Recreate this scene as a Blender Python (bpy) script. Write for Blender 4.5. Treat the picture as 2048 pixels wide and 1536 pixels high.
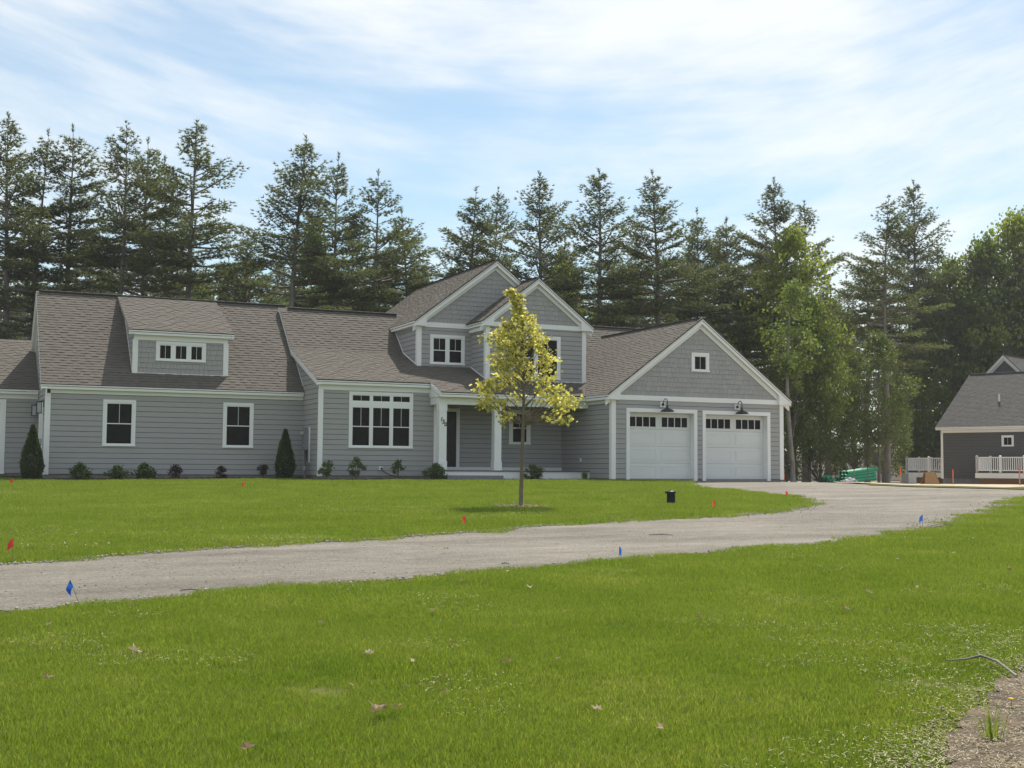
import bpy, bmesh, math, random
import numpy as np
from mathutils import Vector, Matrix
from mathutils.geometry import delaunay_2d_cdt

for o in list(bpy.data.objects):
    bpy.data.objects.remove(o)
scene = bpy.context.scene
COL = scene.collection
R_ = math.radians

# ------------------------------------------------------------------ camera
CAM = np.array([-21.949, -39.302, 0.301])
FPX, ROLL, PITCH, YAW = 2504.56, R_(0.4047), R_(3.8927), R_(24.4288)
RH = np.array([math.cos(YAW), -math.sin(YAW), 0.0])      # level right
FH = np.array([math.sin(YAW), math.cos(YAW), 0.0])       # level forward
UP = np.array([0, 0, 1.0])
CF = math.cos(PITCH) * FH + math.sin(PITCH) * UP
CU0 = -math.sin(PITCH) * FH + math.cos(PITCH) * UP
CR = math.cos(ROLL) * RH + math.sin(ROLL) * CU0
CU = -math.sin(ROLL) * RH + math.cos(ROLL) * CU0
cd = bpy.data.cameras.new("camera")
cd.sensor_fit = 'HORIZONTAL'; cd.sensor_width = 36.0
cd.lens = FPX / 2048 * 36.0
cd.clip_start = 0.1; cd.clip_end = 3000
cam = bpy.data.objects.new("camera", cd)
M = Matrix(((CR[0], CU[0], -CF[0], CAM[0]), (CR[1], CU[1], -CF[1], CAM[1]), (CR[2], CU[2], -CF[2], CAM[2]), (0, 0, 0, 1)))
cam.matrix_world = M
COL.objects.link(cam); scene.camera = cam

# ------------------------------------------------------------------ sun and sky
SUN_EL = R_(60.0)
sun_h = 0.33 * RH + 0.944 * FH                             # the sun stands behind the house, to the right
SUN_AZ = math.atan2(sun_h[0], sun_h[1])                   # clockwise from +Y
sdir = Vector((math.sin(SUN_AZ) * math.cos(SUN_EL), math.cos(SUN_AZ) * math.cos(SUN_EL), math.sin(SUN_EL)))
sl = bpy.data.lights.new("sun", 'SUN'); sl.energy = 3.7; sl.angle = R_(0.6); sl.color = (1.0, 0.955, 0.88)
so = bpy.data.objects.new("sun", sl); so.rotation_euler = sdir.to_track_quat('Z', 'Y').to_euler(); so.location = (0, 0, 60)
COL.objects.link(so)

W = bpy.data.worlds.new("World"); scene.world = W; W.use_nodes = True
nt = W.node_tree; nt.nodes.clear()
def wn(t, **k):
    n = nt.nodes.new(t)
    for a, b in k.items(): setattr(n, a, b)
    return n
def wl(a, b): nt.links.new(a, b)
def wmath(op, a, b=None, clamp=False):
    n = wn('ShaderNodeMath', operation=op); n.use_clamp = clamp
    for i, v in enumerate((a, b)):
        if v is None: continue
        if isinstance(v, (int, float)): n.inputs[i].default_value = v
        else: wl(v, n.inputs[i])
    return n.outputs[0]
sky = wn('ShaderNodeTexSky'); sky.sky_type = 'NISHITA'; sky.sun_disc = False
sky.sun_elevation = SUN_EL; sky.sun_rotation = SUN_AZ; sky.air_density = 1.0; sky.dust_density = 0.6; sky.ozone_density = 1.6
tc = wn('ShaderNodeTexCoord'); sx = wn('ShaderNodeSeparateXYZ'); wl(tc.outputs['Generated'], sx.inputs[0])
def wdot(vec):
    n = wn('ShaderNodeVectorMath', operation='DOT_PRODUCT'); wl(tc.outputs['Generated'], n.inputs[0]); n.inputs[1].default_value = vec
    return n.outputs['Value']
ca, cb = wdot(tuple(RH)), sx.outputs[2]
cc = wdot(tuple(FH))
bent = wmath('SUBTRACT', cb, wmath('MULTIPLY', wmath('MULTIPLY', wmath('SUBTRACT', ca, .02), wmath('SUBTRACT', ca, .02)), .42))
def wnoise(x, y, z, scale, detail, rough=.55):
    cv = wn('ShaderNodeCombineXYZ')
    for i, q in enumerate((x, y, z)):
        if isinstance(q, (int, float)): cv.inputs[i].default_value = q
        else: wl(q, cv.inputs[i])
    n = wn('ShaderNodeTexNoise'); n.inputs['Scale'].default_value = scale; n.inputs['Detail'].default_value = detail; n.inputs['Roughness'].default_value = rough
    n.inputs['Distortion'].default_value = .35
    wl(cv.outputs[0], n.inputs['Vector']); return n.outputs[0]
broad = wnoise(ca, wmath('MULTIPLY', bent, 2.2), wmath('ADD', cc, 3.7), 3.1, 3)
streak = wnoise(wmath('MULTIPLY', ca, 1.1), wmath('MULTIPLY', bent, 5.2), wmath('MULTIPLY', cc, .8), 2.6, 7, .6)
wisp = wnoise(wmath('MULTIPLY', ca, 2.0), wmath('MULTIPLY', bent, 9.0), cc, 5.5, 7, .66)
mixn = wmath('ADD', wmath('MULTIPLY', streak, .46), wmath('ADD', wmath('MULTIPLY', broad, .58), wmath('MULTIPLY', wisp, .20)))
mr = wn('ShaderNodeMapRange'); mr.interpolation_type = 'SMOOTHSTEP'
mr.inputs[1].default_value = .49; mr.inputs[2].default_value = .80; mr.inputs[3].default_value = 0.10; mr.inputs[4].default_value = 0.86
wl(mixn, mr.inputs[0])
cm = wn('ShaderNodeMix', data_type='RGBA')
tint = wn('ShaderNodeMix', data_type='RGBA', blend_type='MULTIPLY'); tint.inputs['Factor'].default_value = 1.0; tint.inputs['B'].default_value = (.94, 1.02, .95, 1)
wl(sky.outputs[0], tint.inputs['A'])
wl(mr.outputs[0], cm.inputs['Factor']); wl(tint.outputs['Result'], cm.inputs['A'])
cm.inputs['B'].default_value = (7.3, 7.35, 7.2, 1)
bg = wn('ShaderNodeBackground'); bg.inputs[1].default_value = 0.097
wl(cm.outputs['Result'], bg.inputs[0])
wo = wn('ShaderNodeOutputWorld'); wl(bg.outputs[0], wo.inputs[0])

vs = scene.view_settings
scene.display_settings.display_device = 'sRGB'
vs.view_transform = 'Standard'; vs.look = 'None'; vs.exposure = 0.62; vs.gamma = 1.0; vs.use_curve_mapping = False
scene.render.engine = 'CYCLES'
scene.cycles.max_bounces = 5; scene.cycles.diffuse_bounces = 3; scene.cycles.transmission_bounces = 4; scene.cycles.transparent_max_bounces = 4
scene.cycles.caustics_reflective = False; scene.cycles.caustics_refractive = False

# ------------------------------------------------------------------ materials
MATS = {}
def new_mat(name):
    m = bpy.data.materials.new(name); m.use_nodes = True
    MATS[name] = m
    return m, m.node_tree, m.node_tree.nodes['Principled BSDF']
def ramp2(t, fac, stops):
    r = t.nodes.new('ShaderNodeValToRGB')
    els = r.color_ramp.elements
    while len(els) < len(stops): els.new(0.5)
    for e, (p, c) in zip(els, stops):
        e.position = p; e.color = (*c, 1)
    t.links.new(fac, r.inputs[0])
    return r.outputs[0]
def mat(name, c1, c2=None, rough=.6, scale=8.0, detail=4, bump=0.0, bscale=None, spec=.3, metallic=0.0, src='noise', stops=None, coord='pos', trans=0.0, tcol=None, mixn=0.0, stretch=None):
    """c1..c2 by noise ('noise'), per mesh piece ('island') or per object ('object')."""
    m, t, b = new_mat(name)
    L = t.links.new
    b.inputs['Roughness'].default_value = rough
    b.inputs['Specular IOR Level'].default_value = spec
    b.inputs['Metallic'].default_value = metallic
    geo = t.nodes.new('ShaderNodeNewGeometry')
    vec = geo.outputs['Position']
    if stretch:
        mp = t.nodes.new('ShaderNodeMapping'); mp.inputs['Scale'].default_value = stretch
        L(vec, mp.inputs[0]); vec = mp.outputs[0]
    no = t.nodes.new('ShaderNodeTexNoise'); no.inputs['Scale'].default_value = scale; no.inputs['Detail'].default_value = detail
    no.inputs['Roughness'].default_value = .62
    L(vec, no.inputs['Vector'])
    c2 = c2 or tuple(x * .85 for x in c1)
    if src == 'noise': fac = no.outputs[0]; lo, hi = .33, .67
    elif src == 'island': fac = geo.outputs['Random Per Island']; lo, hi = 0, 1
    else:
        oi = t.nodes.new('ShaderNodeObjectInfo'); fac = oi.outputs['Random']; lo, hi = 0, 1
    if mixn:
        ma = t.nodes.new('ShaderNodeMath'); ma.operation = 'MULTIPLY_ADD'
        L(no.outputs[0], ma.inputs[0]); ma.inputs[1].default_value = mixn
        mb = t.nodes.new('ShaderNodeMath'); mb.operation = 'MULTIPLY'; L(fac, mb.inputs[0]); mb.inputs[1].default_value = 1 - mixn
        L(mb.outputs[0], ma.inputs[2]); fac = ma.outputs[0]
        if src == 'noise': pass
    col = ramp2(t, fac, stops if stops else [(lo, c1), (hi, c2)])
    L(col, b.inputs['Base Color'])
    if bump:
        nb = t.nodes.new('ShaderNodeTexNoise'); nb.inputs['Scale'].default_value = bscale or scale * 3; nb.inputs['Detail'].default_value = 5
        L(vec, nb.inputs['Vector'])
        bp = t.nodes.new('ShaderNodeBump'); bp.inputs['Strength'].default_value = bump; bp.inputs['Distance'].default_value = .02
        L(nb.outputs[0], bp.inputs['Height']); L(bp.outputs[0], b.inputs['Normal'])
    if trans:
        tr = t.nodes.new('ShaderNodeBsdfTranslucent')
        if tcol:
            mx = t.nodes.new('ShaderNodeMix'); mx.data_type = 'RGBA'; mx.blend_type = 'MULTIPLY'; mx.inputs['Factor'].default_value = 1
            L(col, mx.inputs['A']); mx.inputs['B'].default_value = (*tcol, 1); L(mx.outputs['Result'], tr.inputs[0])
        else: L(col, tr.inputs[0])
        ms = t.nodes.new('ShaderNodeMixShader'); ms.inputs[0].default_value = trans
        out = t.nodes['Material Output']
        L(b.outputs[0], ms.inputs[1]); L(tr.outputs[0], ms.inputs[2]); L(ms.outputs[0], out.inputs[0])
    return m

mat('siding', (.384, .371, .360), (.358, .346, .336), rough=.62, scale=2.2, detail=6, bump=.05, bscale=60, stretch=(1, 1, 6))
mat('shake', (.335, .322, .313), (.394, .380, .369), rough=.72, src='island', scale=9, bump=.12, bscale=70, mixn=.35)
mat('shade_backing', (.055, .055, .058), (.045, .045, .048), rough=.9)  # near-black wall backing; its colour paints the shadow lines in the clapboard gaps
mat('trim', (.86, .85, .83), (.83, .82, .80), rough=.5, scale=1.6, detail=5)
mat('soffit', (.76, .765, .76), (.72, .725, .72), rough=.6, scale=2)
mat('porch_board', (.17, .165, .16), (.13, .127, .123), rough=.6, scale=6)
mat('pane', (.010, .009, .0082), (.015, .013, .012), rough=.3, scale=3.0, spec=.10)
mat('muntin', (.62, .63, .63), (.58, .59, .59), rough=.5)
mat('roof_deck', (.07, .063, .058), (.055, .05, .047), rough=.9)
mat('roof_shingle', (.1, .1, .1), rough=.9, src='island', scale=26, detail=5, bump=.25, bscale=220, mixn=.30,
    stops=[(.08, (.116, .101, .083)), (.34, (.124, .108, .089)), (.6, (.131, .114, .094)), (.92, (.141, .123, .101))])
mat('roof_shingle_grey', (.1, .1, .1), rough=.9, src='island', scale=26, detail=5, bump=.25, bscale=220, mixn=.30,
    stops=[(.08, (.066, .062, .056)), (.34, (.078, .073, .066)), (.6, (.088, .082, .074)), (.92, (.102, .096, .086))])
mat('concrete', (.30, .285, .265), (.22, .205, .19), rough=.85, scale=4, detail=7, bump=.1)
mat('granite', (.27, .27, .28), (.17, .17, .18), rough=.8, scale=40, detail=3)
mat('garage_door', (.76, .755, .735), (.73, .725, .705), rough=.5, scale=1.4)
mat('black_metal', (.018, .018, .019), (.026, .026, .027), rough=.42, scale=6, spec=.5)
mat('rubber', (.012, .012, .012), (.02, .02, .02), rough=.7)
mat('door_dark', (.022, .018, .016), (.016, .013, .012), rough=.4, scale=5)
mat('frosted', (.45, .47, .47), (.40, .42, .42), rough=.2, spec=.5)
mat('meter_grey', (.25, .255, .265), (.21, .215, .225), rough=.5, scale=4)
mat('meter_cover', (.38, .38, .38), (.33, .33, .33), rough=.25)
mat('dark_siding', (.105, .103, .104), (.090, .088, .089), rough=.65, scale=2.0, stretch=(1, 1, 5))
mat('mulch', (.045, .032, .026), (.10, .072, .056), rough=.95, scale=22, detail=6, bump=.9, bscale=50)
mat('mulch_chip', (.035, .024, .02), (.13, .09, .07), rough=.95, src='island')
mat('soil', (.17, .125, .078), (.055, .042, .028), rough=.95, scale=9, detail=7, bump=.9, bscale=30)
mat('clod', (.055, .042, .03), (.44, .36, .24), rough=.95, src='island')
mat('sand', (.52, .42, .30), (.40, .32, .23), rough=.95, scale=3, detail=6, bump=.6, bscale=12)
mat('forest_floor', (.090, .068, .048), (.050, .042, .030), rough=.95, scale=.8, detail=8, bump=.8, bscale=6)
mat('stone', (.30, .275, .245), (.46, .43, .385), rough=.9, src='island', stops=[(0, (.15, .125, .10)), (.3, (.26, .23, .19)), (1, (.44, .40, .34))])
mat('straw', (.42, .35, .21), (.62, .56, .40), rough=.8, src='island', trans=.25)
mat('bark', (.27, .24, .21), (.13, .115, .10), rough=.95, scale=5, detail=7, bump=.9, bscale=14, stretch=(1, 1, .25))
mat('bark_pale', (.30, .275, .24), (.16, .145, .125), rough=.9, scale=6, detail=6, bump=.5, bscale=16, stretch=(1, 1, .4))
mat('bark_young', (.20, .165, .115), (.13, .108, .078), rough=.9, scale=14, detail=5, bump=.4, bscale=40, stretch=(1, 1, .4))
mat('dead_twig', (.17, .15, .13), (.11, .10, .09), rough=.9)
mat('needle', (.026, .046, .024), rough=.62, src='island', scale=.35, detail=3, mixn=.45, spec=.25, trans=.42, tcol=(1.3, 1.35, .7),
    stops=[(.12, (.078, .094, .053)), (.5, (.128, .146, .074)), (.9, (.200, .212, .102))])
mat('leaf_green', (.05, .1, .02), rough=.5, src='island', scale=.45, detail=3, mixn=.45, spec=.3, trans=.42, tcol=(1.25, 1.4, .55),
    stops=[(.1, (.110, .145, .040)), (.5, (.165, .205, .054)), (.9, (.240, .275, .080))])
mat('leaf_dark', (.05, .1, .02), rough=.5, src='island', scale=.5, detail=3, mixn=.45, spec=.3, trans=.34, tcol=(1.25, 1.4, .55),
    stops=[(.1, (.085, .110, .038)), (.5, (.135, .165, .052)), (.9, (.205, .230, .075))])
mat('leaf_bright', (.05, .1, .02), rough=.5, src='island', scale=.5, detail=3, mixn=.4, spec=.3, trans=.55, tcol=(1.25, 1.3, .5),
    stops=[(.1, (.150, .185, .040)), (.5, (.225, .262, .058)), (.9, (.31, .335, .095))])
mat('leaf_maple', (.05, .1, .02), rough=.45, src='island', scale=2.2, detail=3, mixn=.30, spec=.5, trans=.52, tcol=(1.1, 1.1, .55),
    stops=[(.08, (.22, .235, .050)), (.4, (.43, .415, .105)), (.66, (.68, .62, .22)), (.95, (.88, .81, .46))])
mat('leaf_cedar', (.03, .05, .02), rough=.6, src='island', scale=6, mixn=.4, trans=.2, tcol=(1.2, 1.3, .6),
    stops=[(.1, (.032, .052, .018)), (.5, (.058, .084, .026)), (.9, (.105, .128, .040))])
mat('leaf_shrub', (.03, .05, .02), rough=.4, src='island', scale=6, mixn=.3, trans=.28, spec=.45, tcol=(1.2, 1.3, .6),
    stops=[(.1, (.052, .088, .026)), (.5, (.092, .138, .036)), (.9, (.165, .205, .062))])
mat('leaf_plum', (.03, .02, .02), rough=.4, src='island', scale=6, mixn=.3, trans=.2, spec=.45,
    stops=[(.1, (.030, .016, .018)), (.5, (.060, .028, .030)), (.9, (.105, .055, .050))])
mat('petal', (.75, .74, .70), (.82, .80, .78), rough=.6, trans=.3)
mat('dry_leaf', (.30, .21, .13), rough=.8, src='object', scale=30, mixn=.4, trans=.2, stops=[(.1, (.16, .095, .06)), (.5, (.36, .25, .15)), (.9, (.62, .52, .38))])
mat('flag_red', (.74, .045, .04), (.82, .07, .065), rough=.4, trans=.5)
mat('flag_blue', (.014, .12, .55), (.03, .17, .68), rough=.4, trans=.45)
mat('wire', (.10, .10, .10), rough=.4, metallic=.6)
mat('pipe_green', (.010, .235, .115), (.016, .29, .15), rough=.38, scale=2, spec=.5)
mat('pipe_inside', (.006, .05, .03), (.006, .05, .03), rough=.6)
mat('white_vinyl', (.80, .80, .80), (.77, .77, .77), rough=.4)
mat('plastic_bag', (.36, .36, .36), (.22, .22, .225), rough=.3, scale=7)
mat('cinder', (.40, .395, .385), (.34, .335, .325), rough=.9, scale=12, bump=.3)
mat('plywood', (.42, .25, .11), (.33, .19, .085), rough=.8, scale=6, stretch=(1, 1, 8))
mat('stake_wood', (.42, .22, .12), (.50, .27, .15), rough=.8)
mat('stake_orange', (.75, .13, .05), (.80, .16, .07), rough=.6)
mat('yellow_petal', (.85, .62, .03), (.8, .55, .02), rough=.6, trans=.3)
mat('deck_under', (.30, .17, .09), (.24, .135, .075), rough=.8)

# grass: green that wanders over the lawn, a little yellow towards some blades
def grass_mat():
    m, t, b = new_mat('grass'); L = t.links.new
    geo = t.nodes.new('ShaderNodeNewGeometry')
    a = t.nodes.new('ShaderNodeTexNoise'); a.inputs['Scale'].default_value = .75; a.inputs['Detail'].default_value = 8; a.inputs['Roughness'].default_value = .68
    L(geo.outputs['Position'], a.inputs['Vector'])
    f = t.nodes.new('ShaderNodeMath'); f.operation = 'MULTIPLY_ADD'; L(geo.outputs['Random Per Island'], f.inputs[0]); f.inputs[1].default_value = .50
    g = t.nodes.new('ShaderNodeMath'); g.operation = 'MULTIPLY'; L(a.outputs[0], g.inputs[0]); g.inputs[1].default_value = .66; L(g.outputs[0], f.inputs[2])
    col = ramp2(t, f.outputs[0], [(.18, (.104, .168, .020)), (.40, (.160, .236, .028)), (.62, (.215, .288, .038)), (.84, (.315, .348, .080)), (.97, (.54, .50, .24))])
    L(col, b.inputs['Base Color']); b.inputs['Roughness'].default_value = .5; b.inputs['Specular IOR Level'].default_value = .25
    tr = t.nodes.new('ShaderNodeBsdfTranslucent')
    mx = t.nodes.new('ShaderNodeMix'); mx.data_type = 'RGBA'; mx.blend_type = 'MULTIPLY'; mx.inputs['Factor'].default_value = 1
    L(col, mx.inputs['A']); mx.inputs['B'].default_value = (1.25, 1.25, .7, 1); L(mx.outputs['Result'], tr.inputs[0])
    ms = t.nodes.new('ShaderNodeMixShader'); ms.inputs[0].default_value = .45
    L(b.outputs[0], ms.inputs[1]); L(tr.outputs[0], ms.inputs[2]); L(ms.outputs[0], t.nodes['Material Output'].inputs[0])
grass_mat()
def lawn_mat():
    m, t, b = new_mat('lawn'); L = t.links.new
    geo = t.nodes.new('ShaderNodeNewGeometry')
    a = t.nodes.new('ShaderNodeTexNoise'); a.inputs['Scale'].default_value = 1.3; a.inputs['Detail'].default_value = 8; a.inputs['Roughness'].default_value = .7
    L(geo.outputs['Position'], a.inputs['Vector'])
    col = ramp2(t, a.outputs[0], [(.3, (.085, .10, .022)), (.55, (.12, .125, .032)), (.75, (.20, .17, .08))])
    L(col, b.inputs['Base Color']); b.inputs['Roughness'].default_value = .95; b.inputs['Specular IOR Level'].default_value = .1
lawn_mat()
def drive_mat():
    m, t, b = new_mat('driveway'); L = t.links.new
    geo = t.nodes.new('ShaderNodeNewGeometry')
    def noise(s, d, st=None, r=.6):
        n = t.nodes.new('ShaderNodeTexNoise'); n.inputs['Scale'].default_value = s; n.inputs['Detail'].default_value = d; n.inputs['Roughness'].default_value = r
        v = geo.outputs['Position']
        if st:
            mp = t.nodes.new('ShaderNodeMapping'); mp.inputs['Rotation'].default_value = (0, 0, R_(-20)); mp.inputs['Scale'].default_value = st; L(v, mp.inputs[0]); v = mp.outputs[0]
        L(v, n.inputs['Vector']); return n.outputs[0]
    def mth(op, x, y):
        n = t.nodes.new('ShaderNodeMath'); n.operation = op
        for i, q in enumerate((x, y)):
            if isinstance(q, (int, float)): n.inputs[i].default_value = q
            else: L(q, n.inputs[i])
        return n.outputs[0]
    big = noise(.9, 6, (.35, 1.3, 1)); fine = noise(30, 5, r=.8); mid = noise(7, 5, (.5, 1.2, 1))
    f = mth('ADD', mth('MULTIPLY', big, .30), mth('ADD', mth('MULTIPLY', fine, .56), mth('MULTIPLY', mid, .16)))
    col = ramp2(t, f, [(.36, (.090, .080, .065)), (.46, (.192, .172, .141)), (.54, (.265, .239, .198)), (.66, (.41, .372, .305))])
    L(col, b.inputs['Base Color']); b.inputs['Roughness'].default_value = .95; b.inputs['Specular IOR Level'].default_value = .15
    bp = t.nodes.new('ShaderNodeBump'); bp.inputs['Strength'].default_value = 1.0; bp.inputs['Distance'].default_value = .03
    L(fine, bp.inputs['Height']); L(bp.outputs[0], b.inputs['Normal'])
drive_mat()

# ------------------------------------------------------------------ helpers
def link(o, parent=None):
    COL.objects.link(o)
    if parent is not None: o.parent = parent
    return o
def tag(o, label=None, cat=None, group=None, kind=None):
    if label: o['label'] = label
    if cat: o['category'] = cat
    if group: o['group'] = group
    if kind: o['kind'] = kind
    return o
def thing(name, loc, label, cat, group=None, rz=0.0, parent=None):
    o = bpy.data.objects.new(name, None); o.empty_display_size = .2
    link(o); o.location = loc; o.rotation_euler = (0, 0, rz)
    return tag(o, label, cat, group)
def copy_tree(o, parent=None):
    c = o.copy(); COL.objects.link(c); c.parent = parent
    for ch in list(o.children): copy_tree(ch, c)
    return c

class MB:
    def __init__(s): s.v = []; s.f = []; s.n = 0
    def add(s, verts, faces):
        b = s.n
        s.v.extend([tuple(map(float, q)) for q in verts]); s.n += len(verts)
        s.f.extend([tuple(i + b for i in f) for f in faces]); return s
    def hexa(s, a, b):   # a, b: two loops of 4 points (a bottom, b top), same order, counter-clockwise seen from b's side
        return s.add(list(a) + list(b), [(3, 2, 1, 0), (4, 5, 6, 7), (0, 1, 5, 4), (1, 2, 6, 5), (2, 3, 7, 6), (3, 0, 4, 7)])
    def box(s, x0, x1, y0, y1, z0, z1):
        if x0 > x1: x0, x1 = x1, x0
        if y0 > y1: y0, y1 = y1, y0
        if z0 > z1: z0, z1 = z1, z0
        return s.hexa([(x0, y0, z0), (x1, y0, z0), (x1, y1, z0), (x0, y1, z0)], [(x0, y0, z1), (x1, y0, z1), (x1, y1, z1), (x0, y1, z1)])
    def prism(s, front, off):   # front polygon, extruded by off
        n = len(front); off = np.array(off, float)
        bk = [np.array(q, float) + off for q in front]
        return s.add(list(front) + bk, [tuple(range(n)), tuple(range(2 * n - 1, n - 1, -1))] + [(i, i + n, (i + 1) % n + n, (i + 1) % n) for i in range(n)])
    def beam(s, p0, p1, u, v, u0, u1, v0, v1):
        p0, p1, u, v = (np.array(q, float) for q in (p0, p1, u, v))
        lo = [(u0, v0), (u1, v0), (u1, v1), (u0, v1)]
        return s.hexa([p0 + u * a + v * b for a, b in lo], [p1 + u * a + v * b for a, b in lo])
    def tube(s, pts, radii, n=8, cap=True):
        pts = [np.array(q, float) for q in pts]
        rings = []
        for i, q in enumerate(pts):
            d = pts[min(i + 1, len(pts) - 1)] - pts[max(i - 1, 0)]
            d = d / (np.linalg.norm(d) + 1e-9)
            a = np.array([0, 0, 1.0]) if abs(d[2]) < .9 else np.array([1.0, 0, 0])
            e1 = np.cross(d, a); e1 /= np.linalg.norm(e1); e2 = np.cross(d, e1)
            r = radii[i] if hasattr(radii, '__len__') else radii
            rings.append([q + r * (math.cos(2 * math.pi * k / n) * e1 + math.sin(2 * math.pi * k / n) * e2) for k in range(n)])
        vs = [q for r in rings for q in r]; fs = []
        for i in range(len(pts) - 1):
            for k in range(n):
                k2 = (k + 1) % n
                fs.append((i * n + k, i * n + k2, (i + 1) * n + k2, (i + 1) * n + k))
        if cap:
            fs.append(tuple(range(n))); fs.append(tuple(range((len(pts) - 1) * n + n - 1, (len(pts) - 1) * n - 1, -1)))
        return s.add(vs, fs)
    def lathe(s, prof, c=(0, 0, 0), n=20):   # prof: (r, z)
        vs = []; fs = []
        for r, z in prof:
            for k in range(n):
                a = 2 * math.pi * k / n; vs.append((c[0] + r * math.cos(a), c[1] + r * math.sin(a), c[2] + z))
        for i in range(len(prof) - 1):
            for k in range(n):
                k2 = (k + 1) % n; fs.append((i * n + k, i * n + k2, (i + 1) * n + k2, (i + 1) * n + k))
        return s.add(vs, fs)
    def build(s, name, m, parent=None, smooth=False, bevel=0.0, label=None, kind=None, cat=None, group=None, loc=None):
        me = bpy.data.meshes.new(name); me.from_pydata(s.v, [], s.f); me.update()
        if smooth: me.polygons.foreach_set('use_smooth', [True] * len(me.polygons))
        me.materials.append(MATS[m])
        o = bpy.data.objects.new(name, me); link(o, parent)
        if loc is not None: o.location = loc
        if bevel:
            b = o.modifiers.new('bevel', 'BEVEL'); b.width = bevel; b.segments = 2; b.limit_method = 'ANGLE'
        return tag(o, label, cat, group, kind)
def np_mesh(name, V, F, m, parent=None, smooth=False):
    """V (n,3) and F (k,3|4) arrays -> mesh object, quickly."""
    V = np.asarray(V, np.float32); F = np.asarray(F, np.int32)
    me = bpy.data.meshes.new(name)
    k = F.shape[1]
    me.vertices.add(len(V)); me.vertices.foreach_set('co', V.ravel())
    me.loops.add(F.size); me.loops.foreach_set('vertex_index', F.ravel())
    me.polygons.add(len(F)); me.polygons.foreach_set('loop_start', np.arange(0, F.size, k, dtype=np.int32))
    me.polygons.foreach_set('loop_total', np.full(len(F), k, np.int32))
    if smooth: me.polygons.foreach_set('use_smooth', np.ones(len(F), bool))
    me.update(calc_edges=True); me.validate()
    me.materials.append(MATS[m])
    o = bpy.data.objects.new(name, me); link(o, parent)
    return o

# ------------------------------------------------------------------ terrain
def zg(x, y):
    x = np.asarray(x, float); y = np.asarray(y, float)
    d = (x - CAM[0]) * FH[0] + (y - CAM[1]) * FH[1]
    a = -1.2 + .0252 * d
    wr = np.clip((x - 7.6) / 2.6, 0, 1); wr = wr * wr * (3 - 2 * wr)
    b = (1 - wr) * (-.10 - .004 * np.clip(d - 46, 0, 36)) + wr * (-.150 - .0083 * np.clip(d - 41, 0, 40))
    k = .02
    mn = np.minimum(a, b)
    z = mn - k * np.log(np.exp(-(a - mn) / k) + np.exp(-(b - mn) / k))
    z = z + .035 * np.clip(d - 98, 0, 140)
    near = np.clip((40 - d) / 10, 0, 1)
    z = z + near * (.012 * np.sin(x * .9 + 1.3) * np.cos(y * .7) + .008 * np.sin(x * 2.1 + y * 1.7))
    return z
def gz(x, y): return float(zg(x, y))
def ray(u, v): return CF + CR * (u - 1024) / FPX + CU * (768 - v) / FPX
def gp(u, v):
    """the ground point that stands at this place of the photograph"""
    d = ray(u, v); lo, hi = 1.0, 300.0
    for _ in range(50):
        m = (lo + hi) / 2; P = CAM + d * m
        if P[2] > gz(P[0], P[1]): lo = m
        else: hi = m
    return P
def at(u, d):
    """ground position at depth d under picture column u"""
    P = CAM + (FH + RH * (u - 1024) / FPX) * d
    return np.array([P[0], P[1], gz(P[0], P[1])])
def depth(P): return (P[0] - CAM[0]) * FH[0] + (P[1] - CAM[1]) * FH[1]
def in_poly(P, poly):
    x, y = P[:, 0], P[:, 1]; c = np.zeros(len(P), bool); n = len(poly); j = n - 1
    for i in range(n):
        xi, yi = poly[i]; xj, yj = poly[j]
        if yi != yj:
            c ^= ((yi > y) != (yj > y)) & (x < (xj - xi) * (y - yi) / (yj - yi) + xi)
        j = i
    return c
def densify(poly, step, jit=0.0, rng=None, closed=True):
    out = []
    n = len(poly)
    for i in range(n if closed else n - 1):
        a = np.array(poly[i][:2], float); b = np.array(poly[(i + 1) % n][:2], float)
        k = max(1, int(np.linalg.norm(b - a) / step))
        for q in range(k):
            p = a + (b - a) * q / k
            if jit: p = p + rng.normal(0, jit, 2)
            out.append((p[0], p[1]))
    if not closed: out.append(tuple(poly[-1][:2]))
    return out
def draped(name, outline, grid, dz, m, kind='structure', label=None, bumpf=None):
    ol = np.array(outline)
    xs = np.arange(ol[:, 0].min(), ol[:, 0].max(), grid); ys = np.arange(ol[:, 1].min(), ol[:, 1].max(), grid)
    G = np.array([(a, b) for a in xs for b in ys])
    if len(G): G = G[in_poly(G, outline)]
    pts = [Vector(q) for q in outline] + [Vector(q) for q in G]
    n = len(outline)
    vs, es, fs, *_ = delaunay_2d_cdt(pts, [(i, (i + 1) % n) for i in range(n)], [], 1, 1e-5)
    V = np.array([(q.x, q.y) for q in vs]); Z = zg(V[:, 0], V[:, 1]) + dz
    if bumpf is not None: Z = Z + bumpf(V)
    F = [f if ((V[f[1]][0] - V[f[0]][0]) * (V[f[2]][1] - V[f[0]][1]) - (V[f[1]][1] - V[f[0]][1]) * (V[f[2]][0] - V[f[0]][0])) > 0 else f[::-1] for f in (list(q) for q in fs)]
    me = bpy.data.meshes.new(name); me.from_pydata([(a, b, c) for (a, b), c in zip(V, Z)], [], F); me.update()
    me.polygons.foreach_set('use_smooth', [True] * len(me.polygons))
    me.materials.append(MATS[m])
    o = bpy.data.objects.new(name, me); link(o)
    return tag(o, label, None, None, kind)

rng = np.random.default_rng(7)
P2 = lambda u, v: tuple(gp(u, v)[:2])
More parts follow.
